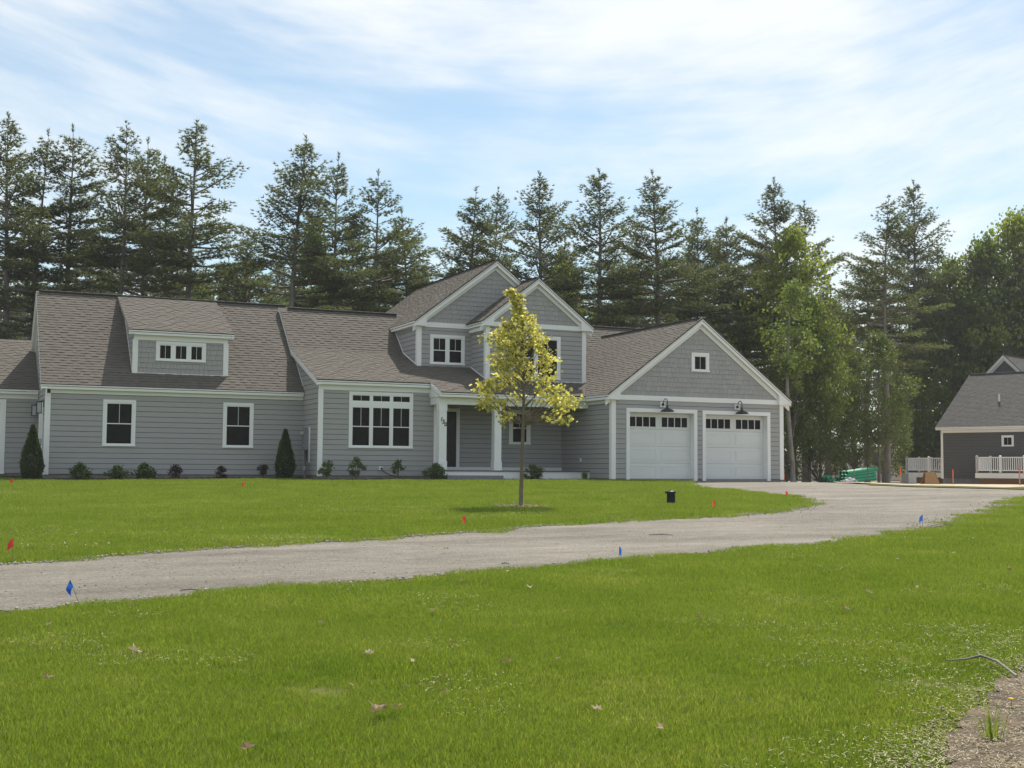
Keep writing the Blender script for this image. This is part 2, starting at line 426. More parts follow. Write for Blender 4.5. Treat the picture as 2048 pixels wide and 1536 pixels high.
# driveway edges, read off the photograph and laid on the ground
far_edge = [P2(*q) for q in [(0, 1130), (200, 1114), (500, 1093), (700, 1082), (900, 1067), (1100, 1051), (1300, 1039), (1450, 1032), (1550, 1022), (1592, 1014), (1609, 1007)]]
lawn_back = [P2(*q) for q in [(1606, 1001), (1590, 996.5), (1540, 989), (1480, 983), (1400, 976)]]
near_edge = [P2(*q) for q in [(0, 1226), (200, 1207), (400, 1188), (600, 1172), (900, 1149), (1100, 1132), (1240, 1119), (1500, 1098), (1700, 1080), (1850, 1058), (1920, 1042), (1990, 1022), (2030, 1008), (2048, 999)]]
def extend(a, b, t): a = np.array(a); b = np.array(b); d = (a - b) / np.linalg.norm(a - b); return tuple(a + d * t)
far_edge = [extend(far_edge[0], far_edge[1], 16)] + far_edge
near_edge = [extend(near_edge[0], near_edge[1], 16)] + near_edge + [(8.0, -12.6), (22, -9.5), (45, -9)]
apron_l = [(1.9, -.5), (.35, -.25), (.1, -.1)]
drive_back = [(7.9, .25), (8.4, -.1)] + [P2(*q) for q in [(1640, 966.0), (1740, 971), (1830, 974.5), (2040, 979.5)]] + [(14, -9.2), (26, -5.5), (45, -5)]
drive_outline = far_edge + lawn_back + apron_l + [(.1, .6), (7.9, .6)] + drive_back + list(reversed(near_edge))
drive_outline = densify(drive_outline, .5, .025, rng)
far_lawn = far_edge + lawn_back + apron_l + [(-.35, -.05), (-.35, .9), (-6.3, .75), (-6.6, 1.35), (-10.6, 1.45), (-11.0, 3.05), (-18.7, 3.2), (-20.4, 6.6), (-27, 6.8), (-45, 6.8), (-45, far_edge[0][1] + 2)]
near_lawn = near_edge + [(45, -60), (-45, -60), (-45, near_edge[0][1] + 2)]
far_lawn_d = densify(far_lawn, .5, .03, rng); near_lawn_d = densify(near_lawn, .5, .03, rng)

def big_ground():
    xs = np.concatenate([np.linspace(-420, -80, 10), np.arange(-70, 90, 4.0), np.linspace(100, 480, 10)])
    ys = np.concatenate([np.linspace(-200, -70, 5), np.arange(-60, 120, 4.0), np.linspace(130, 560, 12)])
    X, Y = np.meshgrid(xs, ys); Z = zg(X, Y) - .05
    V = np.stack([X.ravel(), Y.ravel(), Z.ravel()], 1); nx = len(xs)
    F = [(j * nx + i, j * nx + i + 1, (j + 1) * nx + i + 1, (j + 1) * nx + i) for j in range(len(ys) - 1) for i in range(nx - 1)]
    o = np_mesh('ground', V, F, 'forest_floor', smooth=True); tag(o, 'brown forest floor running under the trees', kind='structure')
big_ground()
tag(draped('driveway', drive_outline, 1.0, 0.0, 'driveway'), 'grey gravel driveway curving up to the garage')
tag(draped('lawn', far_lawn_d, .5, -.006, 'lawn'), 'green lawn between house and driveway')
tag(draped('lawn', near_lawn_d, .6, -.006, 'lawn'), 'green lawn in front of the driveway')
# strips beyond the driveway on the right
verge_out = [(8.25, .9), (8.6, .25)] + [P2(*q) for q in [(1640, 965.8), (1740, 970.6), (1830, 974.0), (2040, 978.8)]] + [(14, -8.9), (26, -5.2), (45, -4.7)]
verge_in = [(p[0] + .55, p[1] + (1.5 if k < 4 else 1.15)) for k, p in enumerate(verge_out)]
tag(draped('grass_verge', densify(verge_out + verge_in[::-1], .6, .04, rng), .8, .018, 'lawn'), 'thin grass verge beyond the driveway')
sand_poly = [(p[0], p[1] - .15) for p in verge_in[3:]] + [(60, 8), (60, 24), (44, 40), (28, 36), (20.5, 22), (13.5, 9.0), (9.8, 2.6)]
tag(draped('sandy_ground', densify(sand_poly, 1.2, .12, rng), 1.2, .012, 'sand', bumpf=lambda V: .04 * np.abs(np.sin(V[:, 0] * 1.7) * np.cos(V[:, 1] * 1.3))), 'bare sandy ground beside the neighbouring house')
mulch_poly = [(-.25, -.1), (-.25, 2.3), (-6.0, 2.3), (-6.0, 3.2), (-10.1, 3.2), (-10.1, 5.2), (-18.9, 5.2), (-18.9, 8.6), (-27, 8.6), (-27, 6.7), (-20.3, 6.5), (-18.8, 3.1), (-11.1, 2.95), (-10.7, 1.35), (-6.6, 1.25), (-6.3, .65), (-.55, .8), (-.5, -.1)]
tag(draped('mulch_bed', densify(mulch_poly, .35, .02, rng), .3, .045, 'mulch', bumpf=lambda V: .012 * np.sin(V[:, 0] * 7) * np.cos(V[:, 1] * 6)), 'dark bark mulch bed along the house')
soil_poly = [P2(*q) for q in [(2060, 1340), (2030, 1372), (2012, 1402), (1972, 1432), (1925, 1458), (1890, 1492), (1856, 1536), (1820, 1600)]] + [(-17.0, -36.5), (-12.0, -35.0), (-12.0, -32.5)]
soil_d = densify(soil_poly, .14, .06, rng)
tag(draped('bare_soil', soil_d, .12, .034, 'soil', bumpf=lambda V: .02 * np.abs(np.sin(V[:, 0] * 5 + V[:, 1] * 3) * np.cos(V[:, 1] * 6.5))), 'patch of bare soil at the lawn corner')

# ------------------------------------------------------------------ building kit
X_, Y_, Z_ = np.array([1., 0, 0]), np.array([0, 1., 0]), np.array([0, 0, 1.])
class Frame:
    """a wall plane: s runs along it, z up, n outwards"""
    def __init__(s, origin, sdir, ndir): s.o = np.array(origin, float); s.s = np.array(sdir, float); s.n = np.array(ndir, float)
    def p(s, a, z, n=0.0): return s.o + s.s * a + Z_ * z + s.n * n
def front(y): return Frame((0, y, 0), X_, -Y_)
def left(x): return Frame((x, 0, 0), -Y_, -X_)     # s = -y
def right(x): return Frame((x, 0, 0), Y_, X_)      # s = y
def clip_half(poly, a, b):
    out = []; n = len(poly)
    for i in range(n):
        p, q = poly[i], poly[(i + 1) % n]
        sp = (b[0] - a[0]) * (p[1] - a[1]) - (b[1] - a[1]) * (p[0] - a[0])
        sq = (b[0] - a[0]) * (q[1] - a[1]) - (b[1] - a[1]) * (q[0] - a[0])
        if sp >= -1e-9: out.append(p)
        if (sp > 1e-9 and sq < -1e-9) or (sp < -1e-9 and sq > 1e-9):
            t = sp / (sp - sq); out.append((p[0] + (q[0] - p[0]) * t, p[1] + (q[1] - p[1]) * t))
    return out
def clip_convex(poly, clip):
    for i in range(len(clip)):
        poly = clip_half(poly, clip[i], clip[(i + 1) % len(clip)])
        if len(poly) < 3: return []
    ar = .5 * abs(sum(poly[i][0] * poly[(i + 1) % len(poly)][1] - poly[(i + 1) % len(poly)][0] * poly[i][1] for i in range(len(poly))))
    return poly if ar > 2e-4 else []
def minus(rects, op):
    out = []
    for a, b, c, d in rects:
        s0, s1, z0, z1 = op
        if s1 <= a or s0 >= b or z1 <= c or z0 >= d: out.append((a, b, c, d)); continue
        if s0 > a: out.append((a, s0, c, d))
        if s1 < b: out.append((s1, b, c, d))
        m0, m1 = max(a, s0), min(b, s1)
        if z0 > c: out.append((m0, m1, c, z0))
        if z1 < d: out.append((m0, m1, z1, d))
    return out
def piece(mb, fr, poly, zb, zt, nb, ntop, back=-.004):
    def nn(z): return nb + (ntop - nb) * (z - zb) / (zt - zb)
    f = [fr.p(a, z, nn(z)) for a, z in poly]; b = [fr.p(a, z, back) for a, z in poly]; n = len(poly)
    mb.add(f + b, [tuple(range(n))] + [(i, i + n, (i + 1) % n + n, (i + 1) % n) for i in range(n)])
ROW = .1778
def clapboards(wall, fr, s0, s1, z0, z1, ops=(), clip=None, m='siding', row=ROW):
    clip = clip or [(s0, z0), (s1, z0), (s1, z1), (s0, z1)]
    z = z0
    while z < z1 - .005:
        zt = min(z + row, z1); rects = [(s0, s1, z, zt if zt < z + row - .001 else zt - .013)]  # gap above each board shows the dark backing as a painted shadow line
        for op in ops: rects = minus(rects, op)
        for a, b, c, d in rects:
            if b - a < .01 or d - c < .008: continue
            pl = clip_convex([(a, c), (b, c), (b, d), (a, d)], clip)
            if not pl: continue
            mb = MB(); piece(mb, fr, pl, z, z + row, .022, .010, -.004)
            mb.build('clapboard', m, wall)
        z += row
SHAKES_LEFT = [298]
def shakes(wall, fr, s0, s1, z0, z1, clip, ops=(), row=.178, seed=1):
    rr = random.Random(seed); field = MB(); z = z0
    while z < z1 - .01:
        zt = min(z + row, z1); a = s0 - rr.uniform(0, .2)
        while a < s1:
            w = rr.choice((.11, .15, .18, .20, .24)); rects = [(a + .0025, a + w - .0025, z + rr.choice((0, 0, 0, .006)), zt)]
            for op in ops: rects = minus(rects, op)
            for q in rects:
                if q[1] - q[0] < .012 or q[3] - q[2] < .012: continue
                pl = clip_convex([(q[0], q[2]), (q[1], q[2]), (q[1], q[3]), (q[0], q[3])], clip)
                if not pl: continue
                nb = .020 + rr.uniform(0, .006)
                if SHAKES_LEFT[0] > 0:
                    mb = MB(); piece(mb, fr, pl, z, z + row, nb, .005); mb.build('shake', 'shake', wall); SHAKES_LEFT[0] -= 1
                else: piece(field, fr, pl, z, z + row, nb, .005)
            a += w
        z += row
    if field.n: field.build('shake_courses', 'shake', wall, kind='stuff')
def backing(name, house, fr, poly, thick=.15, label=None, m='shade_backing'):
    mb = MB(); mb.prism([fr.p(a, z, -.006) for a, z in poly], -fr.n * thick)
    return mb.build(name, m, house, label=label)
def slab(mb, fr, s0, s1, z0, z1, n0, n1):
    mb.hexa([fr.p(s0, z0, n0), fr.p(s1, z0, n0), fr.p(s1, z0, n1), fr.p(s0, z0, n1)], [fr.p(s0, z1, n0), fr.p(s1, z1, n0), fr.p(s1, z1, n1), fr.p(s0, z1, n1)])
def board(house, name, fr, s0, s1, z0, z1, n0, n1, m='trim', label=None, bevel=.003):
    mb = MB(); slab(mb, fr, s0, s1, z0, z1, n0, n1); return mb.build(name, m, house, bevel=bevel, label=label)
def sash(win, fr, s0, s1, z0, z1, n, hung=True, cols=2, rows_top=1, fw=.036):
    """one glazed unit: frame, panes and bars; a hung unit has a lower and an upper light"""
    mb = MB()
    slab(mb, fr, s0, s0 + fw, z0, z1, n - .012, n + .012); slab(mb, fr, s1 - fw, s1, z0, z1, n - .012, n + .012)
    slab(mb, fr, s0 + fw, s1 - fw, z0, z0 + fw * 1.05, n - .012, n + .011); slab(mb, fr, s0 + fw, s1 - fw, z1 - fw, z1, n - .012, n + .011)
    zm = (z0 + z1) / 2
    if hung: slab(mb, fr, s0 + fw, s1 - fw, zm - .016, zm + .016, n - .012, n + .009)
    mb.build('sash', 'trim', win)
    lights = [(z0 + fw * 1.05, zm - .016, 1), (zm + .016, z1 - fw, cols)] if hung else [(z0 + fw * 1.05, z1 - fw, cols)]
    for a, b, c in lights:
        st = (s1 - s0 - 2 * fw) / c
        for i in range(c):
            q = MB(); slab(q, fr, s0 + fw + i * st + (.008 if i else 0), s0 + fw + (i + 1) * st - (.008 if i < c - 1 else 0), a, b, n - .013, n - .004); q.build('pane', 'pane', win)
            if i: q = MB(); slab(q, fr, s0 + fw + i * st - .0085, s0 + fw + i * st + .0085, a, b, n - .012, n + .002); q.build('muntin', 'muntin', win)
def casing(win, fr, s0, s1, z0, z1, w=.10, n=.036, sill=True):
    q = MB()
    slab(q, fr, s0, s0 + w, z0 + (.045 if sill else w), z1 - w, .0, n); slab(q, fr, s1 - w, s1, z0 + (.045 if sill else w), z1 - w, .0, n)
    slab(q, fr, s0, s1, z1 - w, z1, .0, n + .004)
    if not sill: slab(q, fr, s0, s1, z0, z0 + w, 0, n)
    q.build('casing', 'trim', win, bevel=.003)
    if sill:
        q = MB(); slab(q, fr, s0 - .012, s1 + .012, z0, z0 + .045, .0, n + .022); q.build('sill', 'trim', win, bevel=.003)
def hung_window(house, fr, s0, s1, z0, z1, units=1, label=None, hung=True, transom=None, cols=2, mull=.10, w=.10):
    win = bpy.data.objects.new('window', None); link(win, house); tag(win, label)
    casing(win, fr, s0, s1, z0, z1, w)
    a, b, c, d = s0 + w, s1 - w, z0 + .045 + .012, z1 - w
    st = (b - a - mull * (units - 1)) / units
    q = MB(); slab(q, fr, a, b, z0 + .045, c, -.004, .022)
    for i in range(1, units): slab(q, fr, a + i * st + (i - 1) * mull, a + i * (st + mull), c, d, -.004, .027)
    if transom: slab(q, fr, a, b, transom[0], transom[1], -.004, .029)
    q.build('window_frame', 'trim', win)
    for i in range(units):
        l = a + i * (st + mull)
        if transom:
            sash(win, fr, l, l + st, c, transom[0], .012, True, cols); sash(win, fr, l, l + st, transom[1], d, .012, False, cols, fw=.030)
        else: sash(win, fr, l, l + st, c, d, .012, hung, cols)
    return win

def roof_plane(house, roof, name, p_eave0, p_eave1, p_top1, p_top0, m='roof_shingle', expo=.143, seed=1, thick=.03):
    hi = .0200 if m == 'roof_shingle' else .0165
    """a roof surface: deck plus overlapping shingle tabs (real edges). corners: eave left, eave right, top right, top left"""
    P = [np.array(q, float) for q in (p_eave0, p_eave1, p_top1, p_top0)]
    e = P[1] - P[0]; e /= np.linalg.norm(e)
    nrm = np.cross(P[1] - P[0], P[3] - P[0]); nrm /= np.linalg.norm(nrm)
    if nrm[2] < 0: nrm = -nrm
    up = np.cross(nrm, e); up /= np.linalg.norm(up)
    if up[2] < 0: up = -up
    def st(q): d = q - P[0]; return (float(d @ e), float(d @ up))
    poly = [st(q) for q in P]
    dk = MB(); dk.prism([q - nrm * .006 for q in P], -nrm * thick); dk.build('roof_deck', 'roof_deck', roof)
    if sum(poly[i][0] * poly[(i + 1) % 4][1] - poly[(i + 1) % 4][0] * poly[i][1] for i in range(4)) < 0: poly = poly[::-1]
    rr = random.Random(seed); V = []; F = []
    s0 = min(q[0] for q in poly); s1 = max(q[0] for q in poly); t1 = max(q[1] for q in poly); t = 0.0
    while t < t1 - .01:
        a = s0 - rr.uniform(0, .3); tt = min(t + expo, t1)
        thickrow = False
        while a < s1:
            w = rr.uniform(.11, .27); thickrow = not thickrow if rr.random() < .8 else thickrow
            pl = clip_convex([(a, t), (a + w, t), (a + w, tt), (a, tt)], poly)
            a += w
            if not pl: continue
            nb = (hi if thickrow else .0135) + rr.uniform(-.001, .001); n = len(pl); b = len(V)
            for (x, y) in pl: V.append(P[0] + e * x + up * y + nrm * (nb - .0115 * (y - t) / expo))
            F.append(tuple(range(b, b + n)))
            for k in range(n):     # side and butt edges
                q0, q1 = pl[k], pl[(k + 1) % n]
                if abs(q0[1] - t) < 1e-6 and abs(q1[1] - t) < 1e-6:
                    c = len(V); V.append(P[0] + e * q0[0] + up * q0[1] - nrm * .004); V.append(P[0] + e * q1[0] + up * q1[1] - nrm * .004)
                    F.append((b + k, c, c + 1, b + (k + 1) % n))
                elif abs(q0[0] - q1[0]) < 1e-6 and thickrow:
                    c = len(V); V.append(P[0] + e * q0[0] + up * q0[1] - nrm * .002); V.append(P[0] + e * q1[0] + up * q1[1] - nrm * .002)
                    F.append((b + k, c, c + 1, b + (k + 1) % n))
        t += expo
    mb = MB(); mb.v = [tuple(q) for q in V]; mb.n = len(V); mb.f = F
    mb.build('roof_shingles', m, roof, kind='stuff')
def ridge_cap(roof, p0, p1, side, drop, m='roof_shingle', vent=True):
    """ridge vent with cap shingles. side: unit horizontal normal of the ridge, drop: roof pitch"""
    p0, p1, side = np.array(p0, float), np.array(p1, float), np.array(side, float)
    h = .045 if vent else .016; w = .15
    L = np.linalg.norm(p1 - p0); d = (p1 - p0) / L; k = max(1, int(L / .30)); mb = MB()
    for i in range(k):
        a = p0 + d * (L * i / k); b = p0 + d * (L * (i + 1) / k + .01); lift = .008
        for sg in (-1, 1):
            o = side * sg * w; dr = -Z_ * w * drop
            mb.hexa([a + o + dr + Z_ * (h - .02), b + o + dr + Z_ * (h - .02), b + Z_ * (h - .02), a + Z_ * (h - .02)] if sg < 0 else [b + o + dr + Z_ * (h - .02), a + o + dr + Z_ * (h - .02), a + Z_ * (h - .02), b + Z_ * (h - .02)],
                    [a + o + dr + Z_ * (h + lift), b + o + dr + Z_ * h, b + Z_ * h, a + Z_ * (h + lift)] if sg < 0 else [b + o + dr + Z_ * h, a + o + dr + Z_ * (h + lift), a + Z_ * (h + lift), b + Z_ * h])
    mb.build('ridge_cap', m, roof, kind='stuff')
    if vent:
        q = MB(); q.beam(p0, p1, side, Z_, -w + .03, w - .03, -.10, .02); q.build('ridge_vent', 'rubber', roof)
def eave(house, fr, s0, s1, ztop, n_out, zb=None, frieze=None, cap0=True, soffit_n0=-.02):
    """fascia in two steps, soffit, frieze board under it. n_out: how far the fascia stands in front of the wall"""
    zb = zb if zb is not None else ztop - .175
    board(house, 'crown_board', fr, s0, s1, ztop - .078, ztop - .002, n_out - .022, n_out + .004)
    board(house, 'fascia', fr, s0 + .004, s1 - .004, zb, ztop - .092, n_out - .050, n_out - .022)
    board(house, 'soffit', fr, s0 + .006, s1 - .006, zb + .012, zb + .026, soffit_n0, n_out - .047, m='soffit')
    if frieze: board(house, 'frieze_board', fr, frieze[2], frieze[3], frieze[0], frieze[1], -.01, .03)
def rake(house, fr, sa, za, sb, zb, n_out, lab='rake_board', wall=True, vh=.24, frieze_h=.19, split=.095):
    """sloping fascia from (sa, za) to (sb, zb), plumb-cut, two steps, soffit and wall board"""
    def bm(name, n0, n1, h0, h1, m='trim', f0=0.0, f1=1.0):
        mb = MB()
        A = [fr.p(sa, za + h, n) for h, n in ((h0, n0), (h0, n1), (h1, n1), (h1, n0))]
        B = [fr.p(sb, zb + h, n) for h, n in ((h0, n0), (h0, n1), (h1, n1), (h1, n0))]
        mb.hexa(A, B); mb.build(name, m, house, bevel=.003)
    bm('rake_crown', n_out - .024, n_out + .006, -split, -.003)
    bm(lab, n_out - .052, n_out - .022, -vh, -split - .014)
    bm('rake_soffit', -.02, n_out - .05, -vh + .03, -vh + .045, 'soffit')
    if wall: bm('rake_frieze', -.01, .034, -vh - frieze_h + .045, -vh + .026)

# ------------------------------------------------------------------ the house
H = thing('house', (0, 0, 0), 'long grey clapboard house with white trim, brown shingle roofs and double garage', 'house')
YA, YB, YC, YC2, YP = 4.743, 2.671, 4.585, 3.16, 4.0
XA0, XAB, XB1 = -18.87, -10.18, -5.95
ZB = .045
CBW = .145     # corner boards
def cboard(fr, s0, s1, z0, z1, n=.032): return board(H, 'corner_board', fr, s0, s1, z0, z1, -.01, n)
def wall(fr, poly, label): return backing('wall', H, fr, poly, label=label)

# ---- left wing (A)
wA = wall(front(YA), [(XA0, ZB), (XAB + .3, ZB), (XAB + .3, 2.86), (XA0, 2.86)], 'clapboard front wall of the left wing')
fA = front(YA)
w1 = (-17.06, -15.99, .98, 2.55); w2 = (-13.04, -11.97, .98, 2.56)
clapboards(wA, fA, XA0 + CBW - .005, XAB, ZB, 2.715, ops=(w1, w2))
hung_window(H, fA, *w1, label='double hung window left on the left wing'); hung_window(H, fA, *w2, label='double hung window right on the left wing')
cboard(fA, XA0 - .032, XA0 + CBW, ZB - .03, 2.71)
SA = (6.57 - 3.02) / (8.42 - 4.54)
lA = left(XA0)
wAl = wall(lA, [(-12.1, ZB), (-4.76, ZB), (-4.76, 2.86), (-8.42, 6.35), (-12.1, 2.9)], 'gable end wall of the left wing')
dA = (-7.35, -5.55, ZB - .02, 2.45)
clapboards(wAl, lA, -8.05, -4.74 - CBW + .005, ZB, 2.86, ops=(dA,))
clapboards(wAl, lA, -12.1, -4.74, 2.86, 6.4, clip=[(-12.1, 2.86), (-4.76, 2.86), (-8.42, 6.32)])
cboard(lA, -4.743 - CBW, -4.743 + .012, ZB - .03, 2.72)
# white double door in the gable end
dr = bpy.data.objects.new('side_door', None); link(dr, H); tag(dr, 'white side door by the lanterns')
casing(dr, lA, *dA, w=.12)
q = MB(); slab(q, lA, dA[0] + .12, (dA[0] + dA[1]) / 2 - .006, ZB + .06, dA[3] - .12, -.004, .012); q.build('door_leaf', 'trim', dr)
q = MB(); slab(q, lA, (dA[0] + dA[1]) / 2 + .006, dA[1] - .12, ZB + .06, dA[3] - .12, -.004, .012); q.build('door_leaf', 'trim', dr)
q = MB(); slab(q, lA, -6.02, -5.96, 1.0, 1.22, .0, .05); q.build('handle', 'meter_grey', dr)
roofA = bpy.data.objects.new('roof', None); link(roofA, H); tag(roofA, 'steep shingle roof of the left wing')
xl, xr = -19.06, XAB + .06
roof_plane(H, roofA, 'a', (xl, 4.52, 3.02 - .02 * SA), (xr, 4.52, 3.02 - .02 * SA), (xr, 8.42, 6.57), (xl, 8.42, 6.57), seed=3)
roof_plane(H, roofA, 'ab', (xr, 12.32, 3.02), (xl, 12.32, 3.02), (xl, 8.42, 6.57), (xr, 8.42, 6.57), seed=4)
ridge_cap(roofA, (xl + .12, 8.42, 6.57), (xr + .1, 8.42, 6.57), Y_, SA)
eave(H, fA, xl + .01, XAB - .03, 3.02, .205, frieze=(2.715, 2.858, XA0 + CBW - .01, XAB - .002))
rake(H, lA, -4.54, 3.02, -8.42, 6.57, .19, vh=.20); rake(H, lA, -8.42, 6.57, -12.3, 3.02, .19, vh=.20)
q = MB(); q.prism([lA.p(-4.50, 2.845, .16), lA.p(-4.50, 2.86, .16), lA.p(-5.02, 3.27, .16), lA.p(-5.02, 2.845, .16)][::-1], X_ * .15); q.build('eave_return', 'trim', H)
# shed dormer
YD = 5.08; fD = front(YD); dx0, dx1 = -16.08, -12.86
SD = (6.57 - 5.0) / (8.42 - 4.88)
wD = wall(fD, [(dx0, 3.3), (dx1, 3.3), (dx1, 4.9), (dx0, 4.9)], 'shingled front of the shed dormer')
wdn = (-15.33, -13.62, 3.955, 4.64)
shakes(wD, fD, dx0 + .14, dx1 - .14, 3.52, 4.70, [(dx0 + .14, 3.52), (dx1 - .14, 3.52), (dx1 - .14, 4.66), (dx0 + .14, 4.66)], ops=(wdn,), seed=5)
hung_window(H, fD, *wdn, units=3, hung=False, label='row of three small dormer windows', w=.105)
cboard(fD, dx0 - .03, dx0 + .15, 3.49, 4.66); cboard(fD, dx1 - .15, dx1 + .03, 3.49, 4.66)
board(H, 'flashing', fD, dx0 + .15, dx1 - .15, 3.495, 3.525, -.01, .03)
wDl = wall(left(dx0), [(-8.2, 3.4), (-5.1, 3.4), (-5.1, 4.88), (-8.2, 6.2)], 'dormer cheek facing left')
clapboards(wDl, left(dx0), -8.2, -5.08, 3.52, 6.2, clip=[(-8.2, 3.5), (-5.1, 3.5), (-5.1, 4.85), (-8.2, 6.2)])
q = MB(); q.beam((dx0, 5.08, 3.02 + SA * .54), (dx0, 8.3, 3.02 + SA * 3.76), -X_, Z_, 0, .03, .0, .05); q.build('flashing', 'trim', H)
wDr = wall(right(dx1), [(5.1, 3.4), (8.2, 3.4), (8.2, 6.2), (5.1, 4.88)], 'dormer cheek facing right')
roofD = bpy.data.objects.new('roof', None); link(roofD, H); tag(roofD, 'low shingle roof of the shed dormer')
roof_plane(H, roofD, 'd', (-16.27, 4.86, 5.0 - .02 * SD), (-12.67, 4.86, 5.0 - .02 * SD), (-12.67, 8.38, 6.56), (-16.27, 8.38, 6.56), seed=6)
eave(H, fD, -16.27, -12.67, 5.0, .205, frieze=(4.66, 4.838, dx0 + .0, dx1 - .0))
rake(H, left(dx0), -4.88, 5.0, -8.30, 6.52, .17, vh=.18, wall=False); rake(H, right(dx1), 4.88, 5.0, 8.30, 6.52, .17, vh=.18, wall=False)

# ---- main block (B) and porch roof
YK, ZK, YR, ZR = 6.10, 4.69, 8.0, 6.44      # kink and ridge of the main roof
ML = (ZK - 3.35) / (YK - 2.47)
SB = (ZR - ZK) / (YR - YK)
def zl(y): return 3.35 + ML * (y - 2.47)
fB = front(YB)
wB = wall(fB, [(XAB, ZB), (XB1, ZB), (XB1, 3.2), (XAB, 3.2)], 'clapboard front wall of the main block')
wBn = (-9.11, -6.75, 1.0, 2.965)
clapboards(wB, fB, XAB + .14, XB1 - .0, ZB, 3.005, ops=(wBn,))
hung_window(H, fB, *wBn, units=3, transom=(2.45, 2.62), label='triple window with transoms on the main block', mull=.066)
cboard(fB, XAB - .03, XAB + .145, ZB - .03, 3.0)
wBl = wall(left(XAB), [(-6.4, ZB), (-2.69, ZB), (-2.69, 3.3), (-6.4, 4.6)], 'clapboard side wall beside the meter')
clapboards(wBl, left(XAB), -6.4, -YB - .002, ZB, 4.8, clip=[(-6.4, ZB), (-YB, ZB), (-YB, zl(YB) - .10), (-6.4, zl(6.4) - .10)])
q = MB(); q.beam((XAB, 4.74, 3.02 + SA * .18), (XAB, 8.3, 3.02 + SA * 3.74), -X_, Z_, 0, .03, .0, .05); q.build('flashing', 'trim', H)
q = MB(); q.box(XAB, XAB + .05, 6.3, 11.0, 3, 4.45); q.prism([(XAB, 6.1, 4.4), (XAB, 11, 4.0), (XAB, 8.0, 6.25)], X_ * .05); q.build('gable_wall', 'siding', H)
roofB = bpy.data.objects.new('roof', None); link(roofB, H); tag(roofB, 'kinked main roof running down over the porch')
xb0, xb1 = -10.345, 7.6
roof_plane(H, roofB, 'bu', (xb0, YK, ZK), (xb1, YK, ZK), (xb1, YR, ZR), (xb0, YR, ZR), seed=8)
roof_plane(H, roofB, 'bl', (xb0, 2.45, zl(2.45)), (-6.155, 2.45, zl(2.45)), (-6.155, YK, ZK), (xb0, YK, ZK), seed=9)
roof_plane(H, roofB, 'bp', (-6.155, 1.48, zl(1.48)), (1.2, 1.48, zl(1.48)), (1.2, YK, ZK), (-6.155, YK, ZK), seed=10)
roof_plane(H, roofB, 'bb', (xb1, 12.9, 2.95), (xb0, 12.9, 2.95), (xb0, YR, ZR), (xb1, YR, ZR), seed=11)
ridge_cap(roofB, (xb0 + .35, YR, ZR), (-5.6, YR, ZR), Y_, SB); ridge_cap(roofB, (.3, YR, ZR), (6.6, YR, ZR), Y_, SB)
eave(H, fB, xb0 + .01, -6.17, 3.35, .205, frieze=(3.0, 3.19, XAB - .02, XB1 - .0))
lB = left(XAB)
rake(H, lB, -2.47, 3.35, -YK, ZK, .165, vh=.22, wall=False); rake(H, lB, -YK, ZK, -YR, ZR, .165, vh=.20, wall=False); rake(H, lB, -YR, ZR, -YR - 1.9, ZK, .165, vh=.20, wall=False)
# step from the main eave down to the porch eave
fP = front(1.70)
eave(H, fP, -6.155, -.42, zl(1.50), .205, soffit_n0=-.14)
q = MB(); q.beam((-6.155, 2.466, 3.35), (-6.155, 1.486, zl(1.486)), -X_, Z_, -.02, .012, -.078, -.002); q.build('rake_crown', 'trim', H)
q = MB(); q.beam((-6.155, 2.60, 3.35 + .04), (-6.155, 1.51, zl(1.51)), -X_, Z_, -.05, .0, -.176, -.080); q.build('fascia', 'trim', H)
q = MB(); q.prism([(-6.14, 1.72, 2.83), (-6.14, 1.72, 2.86), (-6.14, 2.64, 3.2), (-6.14, 2.64, 2.83)], X_ * .05); q.build('eave_return', 'trim', H)
# porch: beam, columns, floor, walls
PB = .20
def zbox(name, m, *b, bevel=.004, parent=H, label=None): q = MB(); q.box(*b); return q.build(name, m, parent, bevel=bevel, label=label)
zbox('porch_beam', 'trim', -6.10, -.16, 1.80, 2.05, 2.57, 2.862, label='white beam across the porch')
zbox('porch_beam', 'trim', -6.098, -5.86, 2.053, 2.66, 2.572, 2.86)
zbox('porch_ceiling', 'deck_under', -5.95, -.15, 2.05, 4.0, 2.845, 2.86)
zbox('porch_floor', 'porch_board', -6.05, -.16, 1.62, 4.02, .215, .25)
zbox('porch_skirt', 'trim', -6.02, -.18, 1.66, 1.70, -.12, .213)
zbox('porch_foundation', 'concrete', -6.0, -.2, 1.72, 4.0, -.4, .2, bevel=0)
def column(x0, x1, y0, label):
    c = bpy.data.objects.new('porch_column', None); link(c, H); tag(c, label)
    y1 = y0 + (x1 - x0)
    zbox('shaft', 'trim', x0, x1, y0, y1, .252, 2.568, parent=c)
    zbox('capital', 'trim', x0 - .014, x1 + .014, y0 - .014, y1 + .014, 2.325, 2.566, parent=c)
    zbox('column_base', 'trim', x0 - .018, x1 + .018, y0 - .018, y1 + .018, .251, .535, parent=c)
    zbox('base_cap', 'trim', x0 - .026, x1 + .026, y0 - .026, y1 + .026, .536, .56, parent=c)
    return c
c1 = column(-6.075, -5.795, 1.79, 'porch column carrying the house number'); column(-3.955, -3.685, 1.79, 'plain porch column')
